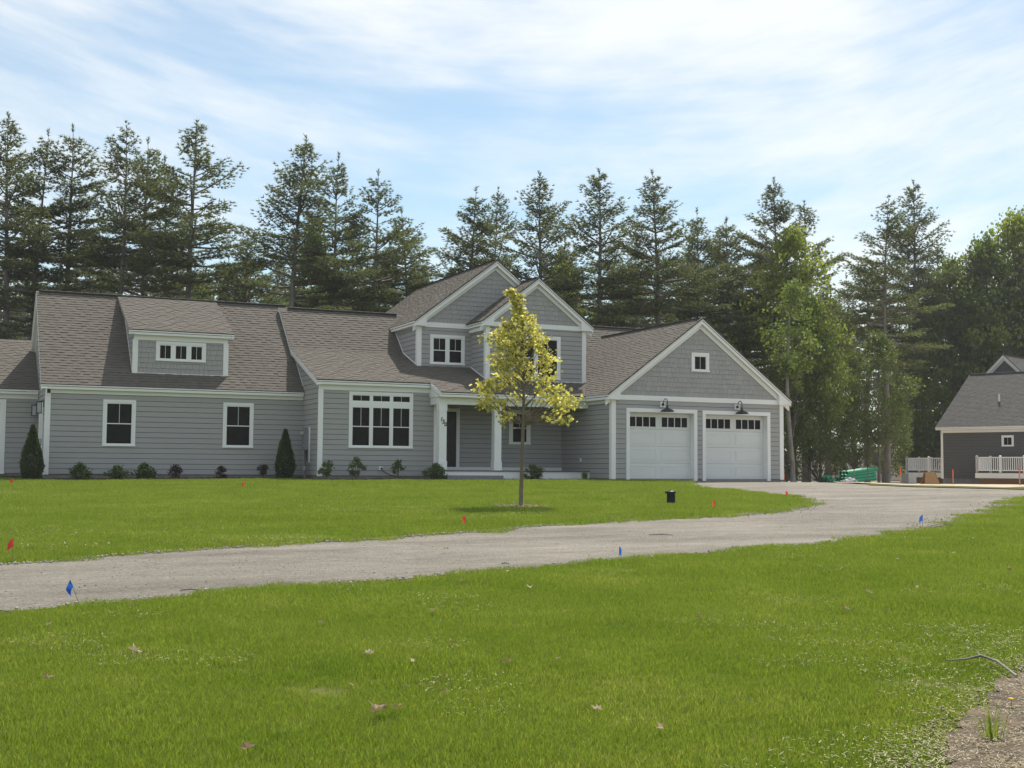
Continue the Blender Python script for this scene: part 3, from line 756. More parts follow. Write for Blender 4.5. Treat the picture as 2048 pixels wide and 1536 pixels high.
def digit(ch, x, z, size, parent):
    cu = bpy.data.curves.new('digit', 'FONT'); cu.body = ch; cu.size = size; cu.extrude = .006; cu.shear = .12; cu.offset = .004; cu.align_x = 'CENTER'
    tmp = bpy.data.objects.new('tmp', cu); COL.objects.link(tmp)
    dg = bpy.context.evaluated_depsgraph_get(); me = bpy.data.meshes.new_from_object(tmp.evaluated_get(dg))
    bpy.data.objects.remove(tmp)
    o = bpy.data.objects.new('digit', me); link(o, parent); me.materials.clear(); me.materials.append(MATS['black_metal'])
    o.rotation_euler = (R_(90), R_(6), 0); o.location = (x, 1.782, z); tag(o, 'black numeral ' + ch)
digit('1', -6.005, 1.975, .20, c1); digit('5', -5.930, 1.885, .20, c1); digit('0', -5.850, 1.795, .20, c1)
zbox('corner_board', 'trim', -5.955, -5.80, 2.62, 2.70, .25, 2.85)
fW = front(YP)
wP = wall(fW, [(-6.0, .2), (-.15, .2), (-.15, 2.86), (-6.0, 2.86)], 'shaded clapboard wall inside the porch')
dF = (-5.62, -4.42, .30, 2.55); wF = (-2.40, -1.50, 1.24, 2.56)
clapboards(wP, fW, -6.0, -.15, .37, 2.84, ops=(dF, wF))
board(H, 'skirt_board', fW, -6.0, -.15, .252, .368, -.01, .03)
hung_window(H, fW, *wF, label='window inside the porch', w=.13)
fd = bpy.data.objects.new('front_door', None); link(fd, H); tag(fd, 'dark front door in the porch')
casing(fd, fW, *dF, w=.13)
q = MB(); slab(q, fW, dF[0] + .13, dF[1] - .13, .30, 2.42, -.004, .008); q.build('door_leaf', 'door_dark', fd)
for i, (za, zb_) in enumerate(((.52, 1.05), (1.18, 2.28))):
    for sgn in (0, 1):
        s_ = -5.43 + sgn * .43
        q = MB(); slab(q, fW, s_, s_ + .36, za, zb_, .004, .018); q.build('door_panel', 'door_dark', fd, bevel=.008)
q = MB(); slab(q, fW, -5.45, -5.40, 1.15, 1.42, .0, .05); q.build('handle', 'black_metal', fd)
q = MB(); q.box(-5.55, -4.48, 3.9, 4.0, .255, .30); q.build('threshold', 'trim', fd)
st = MB(); st.box(-6.05, -3.93, 1.02, 1.62, -.2, .075)
tag(st.build('granite_step', 'granite', bevel=.012), 'grey granite step in front of the porch', 'step')

# ---- upper storey with the two front gables
def gable_roof(xc, xe0, xe1, zr, ze, y0, y1, seed, label, vent=True):
    r = bpy.data.objects.new('roof', None); link(r, H); tag(r, label)
    roof_plane(H, r, 'l', (xe0, y1, ze), (xe0, y0, ze), (xc, y0, zr), (xc, y1, zr), seed=seed)
    roof_plane(H, r, 'r', (xe1, y0, ze), (xe1, y1, ze), (xc, y1, zr), (xc, y0, zr), seed=seed + 1)
    ridge_cap(r, (xc, y0 + .15, zr), (xc, y1 - .2, zr), X_, (zr - ze) / (xc - xe0))
    return r
fC = front(YC); CX0, CX1, CXR = -5.90, .41, -2.76
wC = wall(fC, [(CX0, 3.9), (CX1, 3.9), (CX1, 5.75), (CXR, 8.05), (CX0, 5.75)], 'upper front wall under the tall gable')
wCn = (-5.41, -4.01, 4.21, 5.335)
clapboards(wC, fC, CX0 + .13, -3.6, 4.07, 5.605, ops=(wCn,))
hung_window(H, fC, *wCn, units=2, label='pair of upstairs windows under the tall gable', w=.105, mull=.10)
cboard(fC, CX0 - .03, CX0 + .145, 4.08, 5.6)
board(H, 'frieze_board', fC, CX0, -3.6, 5.605, 5.79, -.01, .036)
kC = (8.33 - 5.80) / (CXR + 6.1)
def under(x, d): return 8.33 - kC * abs(x - CXR) - d
shakes(wC, fC, CX0, -.2, 5.79, 8.0, [(-5.55, 5.79), (-.9, 5.79), (-.9, under(-.9, .40)), (CXR, under(CXR, .40)), (-5.55, max(5.792, under(-5.55, .40)))], seed=12)
lC = left(CX0)
wCl = wall(lC, [(-8.2, 3.9), (-4.6, 3.9), (-4.6, 5.7), (-8.2, 5.7)], 'upper side wall facing left')
clapboards(wCl, lC, -8.2, -YC - .14, 4.07, 5.605)
cboard(lC, -YC - .145, -YC + .012, 4.10, 5.6)
q = MB(); q.beam((CX0, 4.62, zl(4.62)), (CX0, YK, ZK), -X_, Z_, 0, .034, .005, .055); q.beam((CX0, YK + .002, ZK + .005), (CX0, 7.3, ZK + SB * 1.2), -X_, Z_, 0, .034, .005, .055); q.build('flashing', 'trim', H)
board(H, 'flashing', fC, CX0 + .15, -3.72, 4.095, 4.125, -.01, .03)
gable_roof(CXR, -6.115, .60, 8.33, 5.79, 4.36, 13.1, 20, 'tall gable roof over the upper storey')
eave(H, lC, -8.3, -4.39, 5.80, .205, frieze=(5.605, 5.64, -8.2, -4.75))
rake(H, fC, -6.10, 5.80, CXR, 8.33, .205); rake(H, fC, CXR, 8.33, .59, 5.80, .205)
q = MB(); q.prism([fC.p(-6.10, 5.625, .178), fC.p(-5.62, 5.625, .178), fC.p(-5.62, 5.93, .178), fC.p(-6.10, 5.64, .178)], Y_ * .17); q.build('eave_return', 'trim', H)
wCb = MB(); wCb.prism([(CX0, 12.9, 3.5), (CXR, 12.9, 8.1), (CX1, 12.9, 3.5)], -Y_ * .1); wCb.build('wall', 'siding', H)
rb = Frame((0, 12.9, 0), X_, Y_); rake(H, rb, -6.10, 5.80, CXR, 8.33, .18, wall=False); rake(H, rb, CXR, 8.33, .59, 5.80, .18, wall=False)

f2 = front(YC2); G0, G1, GC = -3.73, .41, -1.655
w2_ = wall(f2, [(G0, 3.4), (G1, 3.4), (G1, 5.75), (GC, 7.25), (G0, 5.75)], 'upper front wall under the forward gable')
wG = (-2.72, -.655, 3.68, 5.335)
clapboards(w2_, f2, G0 + .13, G1 - .13, 3.60, 5.605, ops=(wG,))
hung_window(H, f2, *wG, units=2, label='pair of upstairs windows behind the young tree', w=.11, mull=.10)
cboard(f2, G0 - .03, G0 + .145, 3.60, 5.6); cboard(f2, G1 - .145, G1 + .03, 3.60, 5.6)
board(H, 'frieze_board', f2, G0, G1, 5.605, 5.775, -.01, .036)
board(H, 'flashing', f2, G0 + .15, G1 - .15, 3.60, 3.63, -.01, .03)
kG = (7.53 - 5.77) / 2.325
def under2(x, d): return 7.53 - kG * abs(x - GC) - d
shakes(w2_, f2, G0, G1, 5.775, 7.2, [(-3.45, 5.775), (.13, 5.775), (GC, under2(GC, .40))], seed=13)
l2 = left(G0)
wGl = wall(l2, [(-4.6, 3.5), (-3.17, 3.5), (-3.17, 5.7), (-4.6, 5.7)], 'short upper side wall facing left')
clapboards(wGl, l2, -YC - .02, -YC2 - .14, 3.60, 5.605)
cboard(l2, -YC2 - .145, -YC2 + .012, 3.62, 5.6)
q = MB(); q.beam((G0, 3.2, zl(3.2)), (G0, 4.58, zl(4.58)), -X_, Z_, 0, .034, .005, .055); q.build('flashing', 'trim', H)
wGr = wall(right(G1), [(3.17, 3.5), (9.0, 3.5), (9.0, 5.7), (3.17, 5.7)], 'upper side wall facing right')
gable_roof(GC, -3.985, .675, 7.53, 5.765, 2.935, 5.0, 22, 'forward gable roof over the upper storey')
eave(H, l2, -4.55, -2.97, 5.77, .225, frieze=(5.45, 5.60, -4.58, -3.31))
board(H, 'frieze_board', l2, -4.58, -3.3, 5.44, 5.59, -.01, .12)
rake(H, f2, -3.98, 5.77, GC, 7.53, .205); rake(H, f2, GC, 7.53, .67, 5.77, .205)
for a, b, sg in ((-3.98, -3.48, 1), (.67, .17, -1)):
    q = MB(); q.prism([f2.p(min(a, b), 5.60 if sg > 0 else 5.60, .178), f2.p(max(a, b), 5.60, .178)] + ([f2.p(max(a, b), 5.92, .178), f2.p(min(a, b), 5.615, .178)] if sg > 0 else [f2.p(max(a, b), 5.615, .178), f2.p(min(a, b), 5.92, .178)]), Y_ * .17); q.build('eave_return', 'trim', H)

# ---- garage
fG = front(0.0); X0, X1, XC = -.16, 7.27, 3.56
wGa = wall(fG, [(X0, 0), (.50, 0), (.50, 2.47), (3.34, 2.47), (3.34, 0), (3.73, 0), (3.73, 2.47), (6.61, 2.47), (6.61, 0), (X1, 0), (X1, 3.0), (XC, 5.6), (X0, 3.0)], 'clapboard and shingle front wall of the garage')
D1, D2 = (.42, 3.42, -.08, 2.535), (3.65, 6.69, -.08, 2.525)
clapboards(wGa, fG, X0 + .14, X1 - .14, 0.0, 2.83, ops=(D1, D2))
cboard(fG, X0 - .03, X0 + .145, -.03, 2.82); cboard(fG, X1 - .145, X1 + .03, -.03, 2.82)
board(H, 'frieze_board', fG, X0, X1, 2.825, 3.0, -.01, .038)
kg = (5.95 - 3.0) / (XC + .43)
wgn = (3.18, 3.95, 3.955, 4.66)
ug = lambda x, d: 5.95 - kg * abs(x - XC) - d
shakes(wGa, fG, X0, X1, 3.0, 5.6, [(.12, 3.0), (7.0, 3.0), (XC, 5.53)], ops=(wgn,), seed=14)
hung_window(H, fG, *wgn, hung=False, label='small window in the garage gable', w=.11)
lG = left(X0)
wGl_ = wall(lG, [(-6.0, 0), (-.02, 0), (-.02, 2.9), (-6.0, 2.9)], 'garage side wall beside the porch')
clapboards(wGl_, lG, -4.0, -.13, 0.0, 2.70)
cboard(lG, -.145, .012, -.03, 2.82)
wGr_ = wall(right(X1), [(.02, 0), (8, 0), (8, 2.9), (.02, 2.9)], 'far side wall of the garage')
gable_roof(XC, -.445, 7.575, 5.95, 3.0 - .01, -.215, 8.4, 30, 'gable roof of the garage')
eave(H, lG, -2.0, .19, 3.0, .275, zb=2.815, frieze=(2.70, 2.83, -1.86, -.02))
eave(H, right(X1), -.19, 8.0, 3.0, .29, zb=2.815)
rake(H, fG, -.43, 3.0, XC, 5.95, .195, vh=.23, frieze_h=.21); rake(H, fG, XC, 5.95, 7.56, 3.0, .195, vh=.23, frieze_h=.21)
for a, b, sg in ((-.43, .10, 1), (7.56, 7.02, -1)):
    lo, hi = min(a, b), max(a, b)
    q = MB(); q.prism([fG.p(lo, 2.81, .168), fG.p(hi, 2.81, .168)] + ([fG.p(hi, 3.20, .168), fG.p(lo, 2.83, .168)] if sg > 0 else [fG.p(hi, 2.83, .168), fG.p(lo, 3.20, .168)]), Y_ * .16); q.build('eave_return', 'trim', H)
zbox('foundation', 'concrete', X0 + .03, X1 - .03, .03, 8, -.5, -.004, bevel=0)
zbox('foundation', 'concrete', XA0 + .03, XAB - .0, YA + .03, 12, -.6, ZB - .004, bevel=0)
zbox('foundation', 'concrete', XAB + .03, XB1 - .03, YB + .03, 12, -.6, ZB - .006, bevel=0)
def garage_door(op, label):
    g = bpy.data.objects.new('garage_door', None); link(g, H); tag(g, label)
    s0, s1, z0, z1 = op; w = .14
    q = MB(); slab(q, fG, s0, s0 + w, z0, z1 - w, -.02, .036); slab(q, fG, s1 - w, s1, z0, z1 - w, -.02, .036); slab(q, fG, s0, s1, z1 - w, z1, -.02, .040); q.build('casing', 'trim', g, bevel=.004)
    a, b, c, d = s0 + w, s1 - w, z0 + .035, z1 - w
    dep = -.24
    q = MB(); slab(q, fG, a - .02, a, z0, d, dep - .05, -.021); slab(q, fG, b, b + .02, z0, d, dep - .05, -.021); slab(q, fG, a - .02, b + .02, d, d + .02, dep - .05, -.021); q.build('jamb', 'trim', g)
    hs = (d - c) / 4
    for r in range(4):
        za, zb = c + r * hs, c + (r + 1) * hs - .006
        q = MB(); slab(q, fG, a + .004, b - .004, za, zb, dep - .04, dep); q.build('door_section', 'garage_door', g, bevel=.004)
        mid = (a + b) / 2
        for s_, e_ in ((a + .11, mid - .10), (mid + .10, b - .11)):
            if r < 3:
                q = MB()
                for (i0, i1, k0, k1) in ((s_, e_, za + .10, za + .125), (s_, e_, zb - .125, zb - .10), (s_, s_ + .025, za + .125, zb - .125), (e_ - .025, e_, za + .125, zb - .125)): slab(q, fG, i0, i1, k0, k1, dep - .01, dep + .012)
                q.build('panel_moulding', 'garage_door', g, bevel=.005)
                q = MB(); slab(q, fG, s_ + .05, e_ - .05, za + .15, zb - .15, dep - .01, dep + .007); q.build('raised_panel', 'garage_door', g, bevel=.006)
            else:
                zl0, zl1 = za + .10, zb - .15; nP = 4; st_ = (e_ - s_) / nP
                q = MB()
                slab(q, fG, s_ - .03, e_ + .03, zl0 - .035, zl0, dep - .01, dep + .016); slab(q, fG, s_ - .03, e_ + .03, zl1, zl1 + .035, dep - .01, dep + .016)
                for k in range(nP + 1):
                    c0 = s_ + k * st_; hw = .030 if k in (0, nP) else .016
                    slab(q, fG, c0 - hw, c0 + hw, zl0, zl1, dep - .01, dep + .014)
                q.build('window_frame', 'garage_door', g, bevel=.003)
                for k in range(nP):
                    q = MB(); slab(q, fG, s_ + k * st_ + .018, s_ + (k + 1) * st_ - .018, zl0 + .002, zl1 - .002, dep - .006, dep + .003); q.build('pane', 'pane', g)
    q = MB(); slab(q, fG, a, b, z0 - .0, z0 + .03, dep - .03, dep + .005); q.build('weather_strip', 'rubber', g)
garage_door(D1, 'garage door next to the porch'); garage_door(D2, 'garage door at the far right end')

# ---- breezeway at the far left
YE = 8.0; fE = front(YE)
wE = wall(fE, [(-27, ZB), (XA0, ZB), (XA0, 2.9), (-27, 2.9)], 'recessed breezeway wall at the left edge')
dE = (-22.3, -19.95, ZB - .03, 2.62)
clapboards(wE, fE, -27, XA0, ZB, 2.66, ops=(dE,))
pe = bpy.data.objects.new('patio_door', None); link(pe, H); tag(pe, 'glazed door at the left edge')
casing(pe, fE, *dE, w=.165)
q = MB(); slab(q, fE, dE[0] + .165, dE[1] - .165, ZB, 2.455, -.004, .006); q.build('pane', 'pane', pe)
q = MB()
for k in range(4): s_ = dE[0] + .165 + k * .66; slab(q, fE, s_, s_ + .05, ZB, 2.45, .0, .02)
q.build('door_stile', 'trim', pe)
roofE = bpy.data.objects.new('roof', None); link(roofE, H); tag(roofE, 'lower roof of the breezeway')
SE = (5.02 - 2.99) / (11.3 - 7.8)
roof_plane(H, roofE, 'e', (-27, 7.78, 2.985), (XA0, 7.78, 2.985), (XA0, 11.3, 5.02), (-27, 11.3, 5.02), seed=41)
roof_plane(H, roofE, 'eb', (XA0, 14.8, 2.985), (-27, 14.8, 2.985), (-27, 11.3, 5.02), (XA0, 11.3, 5.02), seed=42)
ridge_cap(roofE, (-27, 11.3, 5.02), (XA0 - .02, 11.3, 5.02), Y_, SE, vent=False)
eave(H, fE, -27, XA0 - .035, 2.99, .205, frieze=(2.66, 2.815, -27, XA0 - .03))
zbox('foundation', 'concrete', -27, XA0, YE + .03, 14, -.6, ZB - .004, bevel=0)

# ------------------------------------------------------------------ fittings on the house
def on_y(u, y):
    """ground position under picture column u on the line y = const (house axes)"""
    d = FH + RH * (u - 1024) / FPX; t = (y - CAM[1]) / d[1]; P = CAM + d * t
    return float(P[0]), float(y), gz(P[0], y)
def barn_lamp(x, z, label):
    t = thing('wall_lamp', (x, 0, z), label, 'lamp', 'gooseneck lamps over the garage doors')
    q = MB(); q.box(-.105, .105, -.055, -.02, -.10, .10); q.build('mounting_block', 'trim', t, bevel=.004)
    q = MB(); q.tube([(0, -.055, 0), (0, -.085, 0)], [.055, .05], 16); q.build('backplate', 'black_metal', t, smooth=False)
    pts = []
    for k in range(15):
        a = math.pi * k / 14
        pts.append((0, -.235 + .125 * math.cos(a), .085 + .125 * math.sin(a)))
    pts = [(0, -.075, 0), (0, -.10, .035)] + pts + [(0, -.36, .02), (0, -.36, -.05)]
    q = MB(); q.tube(pts, .0155, 10); q.build('arm', 'black_metal', t, smooth=True)
    prof = [(.022, -.02), (.032, -.03), (.036, -.10), (.062, -.135), (.115, -.165), (.185, -.195), (.225, -.225), (.243, -.255), (.245, -.272), (.228, -.262), (.16, -.205), (.05, -.15)]
    q = MB(); q.lathe(prof, (0, -.36, 0), 28); q.build('shade', 'black_metal', t, smooth=True)
barn_lamp(1.93, 2.69, 'black gooseneck lamp above the garage door next to the porch')
barn_lamp(5.17, 2.69, 'black gooseneck lamp above the garage door at the far right end')
def lantern(y, label, xw=XA0):
    t = thing('wall_lantern', (xw - .02, y, 2.24), label, 'lantern', 'lanterns beside the side door')
    q = MB(); q.box(-.03, 0, -.055, .055, .02, .26); q.build('backplate', 'black_metal', t, bevel=.004)
    q = MB(); q.tube([(-.03, 0, .2), (-.10, 0, .225), (-.16, 0, .215)], .012, 8); q.build('arm', 'black_metal', t)
    q = MB(); a, b = .075, .017
    for sx_ in (-1, 1):
        for sy_ in (-1, 1): q.box(-.16 + sx_ * a - b / 2, -.16 + sx_ * a + b / 2, sy_ * a - b / 2, sy_ * a + b / 2, -.17, .19)
    for z_ in (-.185, .19): q.box(-.16 - a - b, -.16 + a + b, -a - b, a + b, z_ - .012, z_ + .012)
    q.build('cage', 'black_metal', t)
    q = MB(); q.box(-.16 - a + .012, -.16 + a - .012, -a + .012, a - .012, -.165, .17); q.build('glass', 'frosted', t)
    q = MB(); q.lathe([(.0, .21), (.03, .2), (.03, .12), (.0, .10)], (-.16, 0, 0), 12); q.build('socket', 'black_metal', t)
lantern(5.16, 'black framed lantern nearest the corner of the left wing'); lantern(7.66, 'black framed lantern further back by the breezeway')
# electricity meter on the side wall
t = thing('electric_meter', (XAB - .03, 3.9, .9), 'grey electric meter box and conduit on the side wall', 'meter')
q = MB(); q.box(-.02, .01, -.26, -.13, -.42, .84); q.build('mounting_board', 'trim', t, bevel=.003)
q = MB(); q.box(-.17, -.0, -.14, .20, .02, .80); q.build('meter_box', 'meter_grey', t, bevel=.008)
q = MB(); q.tube([(-.17, .03, .60), (-.23, .03, .60), (-.27, .03, .60)], [.088, .086, .05], 20); q.build('meter_dial', 'meter_cover', t, smooth=False)
q = MB(); q.box(-.175, -.168, -.10, -.06, .16, .20); q.build('seal', 'white_vinyl', t)
q = MB(); q.tube([(-.09, .03, .03), (-.09, .03, -1.02)], .036, 12); q.build('conduit', 'meter_grey', t, smooth=True)
q = MB(); q.tube([(-.07, -.10, .02), (-.07, -.10, -.22), (-.05, -.12, -.36)], .016, 8); q.build('cable', 'rubber', t, smooth=True)
q = MB(); q.tube([(-.13 + .0, -.06 + .07 * math.cos(k * .4), -.62 + .07 * math.sin(k * .4)) for k in range(18)], .014, 8); q.build('cable_coil', 'white_vinyl', t, smooth=True)
# outlet with a plugged cable
t = thing('outlet', (-7.93, YB - .03, .30), 'white wall outlet with a black cable running to the bed', 'outlet')
q = MB(); q.box(-.07, .07, -.03, .01, -.065, .065); q.build('cover_plate', 'white_vinyl', t, bevel=.005)
q = MB(); q.tube([(.02, -.03, -.005), (.02, -.07, -.005)], .032, 12); q.build('plug', 'rubber', t)
q = MB(); q.tube([(.02, -.07, -.01), (.05, -.09, -.08), (.16, -.10, -.16), (.34, -.13, -.24), (.56, -.2, -.30), (.8, -.3, -.37)], .013, 8); q.build('cable', 'rubber', t, smooth=True)
t = thing('outlet', (X0 - .03, 2.35, .66), 'small white outlet on the garage side wall inside the porch', 'outlet')
q = MB(); q.box(-.04, .01, -.05, .05, -.06, .06); q.build('cover_plate', 'white_vinyl', t, bevel=.005)
q = MB(); q.box(-.05, -.04, -.03, .03, -.04, .04); q.build('flap', 'meter_cover', t, bevel=.003)

# ------------------------------------------------------------------ plants
def frames(d):
    a = np.where(np.abs(d[:, 2:3]) < .9, np.array([[0, 0, 1.]]), np.array([[1., 0, 0]]))
    e1 = np.cross(d, a); e1 /= np.linalg.norm(e1, axis=1, keepdims=True) + 1e-9
    return e1, np.cross(d, e1)
def rand_dirs(r, n): v = r.normal(size=(n, 3)); return v / np.linalg.norm(v, axis=1, keepdims=True)
def quads(P, D, N, ln, w):
    """leaf quads: base at P, along D, width across N; kite shaped"""
    S = np.cross(D, N); S /= np.linalg.norm(S, axis=1, keepdims=True) + 1e-9
    ln = ln[:, None]; w = w[:, None]
    V = np.stack([P, P + D * ln * .45 + S * w * .5, P + D * ln, P + D * ln * .45 - S * w * .5], 1).reshape(-1, 3)
    return V, np.arange(len(V)).reshape(-1, 4)
def pine(seed, Ht, r0, cb, Rm, dens=1.0, needle=.19):
    r = np.random.default_rng(seed); wood = MB()
    lean = r.normal(0, .012, 2); sway = r.uniform(0, 6, 2)
    def axis(z): return np.array([lean[0] * z + .10 * math.sin(z * .35 + sway[0]), lean[1] * z + .10 * math.sin(z * .31 + sway[1]), z])
    zs = np.linspace(-.3, Ht, 15)
    wood.tube([axis(z) for z in zs], [max(.012, r0 * (1 - max(0, z) / Ht) ** .85 + (.12 * r0 if z < .3 else 0)) for z in zs], 8)
    tp, td = [], []
    z = cb * Ht
    while z < Ht * .985:
        tt = (z - cb * Ht) / (Ht * (1 - cb))
        f = (.62 + tt * 1.5) if tt < .25 else ((1 - tt) / .75) ** .82
        for k in range(int(r.integers(4, 7)) if tt < .9 else 4):
            if r.random() < .13 + .12 * (tt < .3): continue
            L = max(.28, Rm * f * r.choice((.5, .7, .85, 1.0, 1.12)) * r.uniform(.85, 1.12)); az = r.uniform(0, 2 * math.pi)
            el = R_(-6 + 48 * tt ** 1.5 + r.normal(0, 6)); h = np.array([math.cos(az), math.sin(az), 0]); b = axis(z + r.uniform(-.12, .12))
            def pt(s): return b + h * (L * s * math.cos(el)) + Z_ * (L * (s * math.sin(el) + .20 * s * s - .16 * s * (1 - tt)))
            ss = (0, .35, .7, 1.0); wood.tube([pt(s) for s in ss], [max(.008, .020 * L * (1 - .85 * s) + .006) for s in ss], 4, cap=False)
            m = max(3, int((3 + L * 3.4) * dens))
            for s in np.linspace(.36 if tt < .8 else .12, 1.0, m):
                p0 = pt(s); lt = L * .36 * (1.15 - .75 * s) + .10
                for sg in (-1, 1):
                    a2 = az + sg * R_(r.uniform(30, 72)); dv = np.array([math.cos(a2), math.sin(a2), r.uniform(-.03, .13)]); dv /= np.linalg.norm(dv)
                    k2 = max(1, int(lt / .17))
                    for q in range(k2):
                        tp.append(p0 + dv * lt * (q + 1) / k2 + r.normal(0, 1, 3) * np.array([.045, .045, .02])); td.append(dv)
                tp.append(p0 + Z_ * .03); td.append(h + Z_ * .4)
        z += r.uniform(.40, .70) * (1 - .35 * tt)
    for k in range(5):
        tp.append(axis(Ht + .04 + .08 * k) + r.normal(0, .03, 3)); td.append(np.array([r.normal(0, .2), r.normal(0, .2), 1.0]))
    wood.tube([axis(Ht - .1), axis(Ht + .42)], [.012, .005], 4)
    # bare dead branches below the crown
    for k in range(int(18 + 10 * cb)):
        z = r.uniform(.12, cb + .06) * Ht; az = r.uniform(0, 6.28); L = r.uniform(.4, 1.7); b = axis(z)
        wood.tube([b, b + np.array([math.cos(az) * L * .55, math.sin(az) * L * .55, r.uniform(-.1, .15)]), b + np.array([math.cos(az) * L, math.sin(az) * L, r.uniform(-.25, .3)])], [.017, .011, .005], 3, cap=False)
    tp = np.array(tp); td = np.array(td); td /= np.linalg.norm(td, axis=1, keepdims=True)
    n = 9; P = np.repeat(tp, n, 0); D = np.repeat(td, n, 0) * .75 + rand_dirs(r, len(P)) * np.array([.8, .8, .42]) + np.array([0, 0, .17]); D /= np.linalg.norm(D, axis=1, keepdims=True)
    e1, e2 = frames(D); ph = r.uniform(0, 6.28, (len(P), 1)); S = e1 * np.cos(ph) + e2 * np.sin(ph)
    ln = r.uniform(.6, 1.15, (len(P), 1)) * needle * 1.1; w = r.uniform(.014, .026, (len(P), 1))
    V = np.stack([P - S * w, P + S * w, P + D * ln], 1).reshape(-1, 3)
    return wood, V, np.arange(len(V)).reshape(-1, 3)
def leafy(seed, Ht, Rm, cb, nclump, nleaf, leaf, r0, clump=.75, top=1.0, flat=.7, stems=1, shell=.45, squash=1.0, lowtaper=.35):
    """broadleaf tree or shrub: trunk, limbs, clumps of leaves"""
    r = np.random.default_rng(seed); wood = MB(); C = []
    while len(C) < nclump:
        t = r.uniform(0, 1); z = cb * Ht + t * Ht * (1 - cb) * top
        prof = min(1, lowtaper + t / .35 * (1 - lowtaper)) if t < .35 else max(.12, 1 - ((t - .35) / .65) ** 1.7)
        a = r.uniform(0, 6.28); bulge = 1 + .42 * math.sin(3 * a + seed) * math.sin(6 * t + seed * 2) + .22 * math.sin(5 * a + 11 * t)
        q = r.uniform(shell, 1) ** .6 * Rm * prof * bulge
        C.append((math.cos(a) * q, math.sin(a) * q * squash, z))
    C = np.array(C)
    for s_ in range(stems):
        off = np.array([r.normal(0, .05 * Rm), r.normal(0, .05 * Rm), 0]) * (stems > 1)
        tz = np.linspace(-.05 * Ht, Ht * .86, 8); ln_ = r.normal(0, .03 if stems == 1 else .12, 2)
        ax = [off + np.array([ln_[0] * max(z, 0), ln_[1] * max(z, 0), z]) for z in tz]
        wood.tube(ax, [max(.006 * Ht / 6, r0 * (1 - i / 8.5)) for i in range(8)], 7)
        for c in C[r.choice(len(C), min(len(C), int(nclump * .45 / stems) + 3), replace=False)]:
            zb = max(.12 * Ht, c[2] - np.hypot(c[0], c[1]) * r.uniform(.5, 1.1)); i = min(6, int(zb / (Ht * .86) * 7)); b = ax[min(7, i + 1)] * .5 + ax[i] * .5
            mid = (b + c) / 2 + np.array([0, 0, -.06 * Rm]) + r.normal(0, .05 * Rm, 3)
            wood.tube([b, mid, c], [r0 * .28, r0 * .17, r0 * .06], 4, cap=False)
    P = np.repeat(C, nleaf, 0); g = rand_dirs(r, len(P)) * (r.uniform(0, 1, (len(P), 1)) ** .45) * clump * r.uniform(.6, 1.15, (nclump, 1)).repeat(nleaf, 0); g[:, 2] *= flat
    P = P + g; P[:, 2] = np.maximum(P[:, 2], .02 * Ht)
    D = rand_dirs(r, len(P)) + np.array([0, 0, -.15]); D /= np.linalg.norm(D, axis=1, keepdims=True)
    N = rand_dirs(r, len(P)) * .8 + np.array([0, 0, .7]); 
    ln = (.45 + .85 * r.uniform(0, 1, len(P)) ** 1.3) * leaf
    V, F = quads(P, D, N, ln, ln * r.uniform(.55, .85, len(P)))
    return wood, V, F
def make_tree(name, parts, barkm, leafm, label, cat, group=None, trunk='trunk', crown='crown'):
    wood, V, F = parts
    o = thing(name, (0, 0, 0), label, cat, group)
    wood.build(trunk, barkm, o, smooth=True); np_mesh(crown, V, F, leafm, o)
    return o

# ---- the pines: eight grown ones, then copies set out in rows
PV = []
for i, (Ht, r0, cb, Rm, dn) in enumerate([(17, .20, .46, 3.0, .95), (17, .23, .38, 3.6, .95), (17, .19, .50, 2.7, .9), (17, .23, .32, 3.7, 1.0), (17, .21, .42, 3.2, .95), (17, .20, .28, 3.3, 1.05), (17, .23, .36, 3.8, .95), (17, .19, .43, 2.9, .95)]):
    PV.append(pine(100 + i, Ht, r0, cb, Rm, dn))
PROTO = {}
def place(proto_key, builder, name, label, cat, group, loc, sc, rz, barkm, leafm):
    if proto_key not in PROTO:
        o = make_tree(name, builder(), barkm, leafm, label, cat, group); PROTO[proto_key] = o
    else:
        o = copy_tree(PROTO[proto_key]); o.name = name
        o['label'] = label; o['category'] = cat
        if group: o['group'] = group
        elif 'group' in o: del o['group']
    o.location = loc; o.scale = sc; o.rotation_euler = (rt.uniform(-.018, .018), rt.uniform(-.018, .018), rz)
    return o
def horizon(u): return 938.4 + (u - 1024) * math.tan(ROLL)
rt = random.Random(3)
def clear(u, d): return max(d, 93) if u > 1800 else d       # keep the neighbouring plot free
def place_pine(u, vtop, d, var, label, group=None, wide=1.0):
    d = clear(u, d)
    P = at(u, d); Ht = CAM[2] - P[2] + d * (horizon(u) - vtop) / FPX; s = Ht / 17.45
    return place(('pine', var), lambda: PV[var], 'pine_tree', label, 'tree', group, (P[0], P[1], P[2] - .05), (s * wide, s * wide, s), rt.uniform(0, 6.28), 'bark', 'needle')
G1_ = 'tall pines standing behind the house'
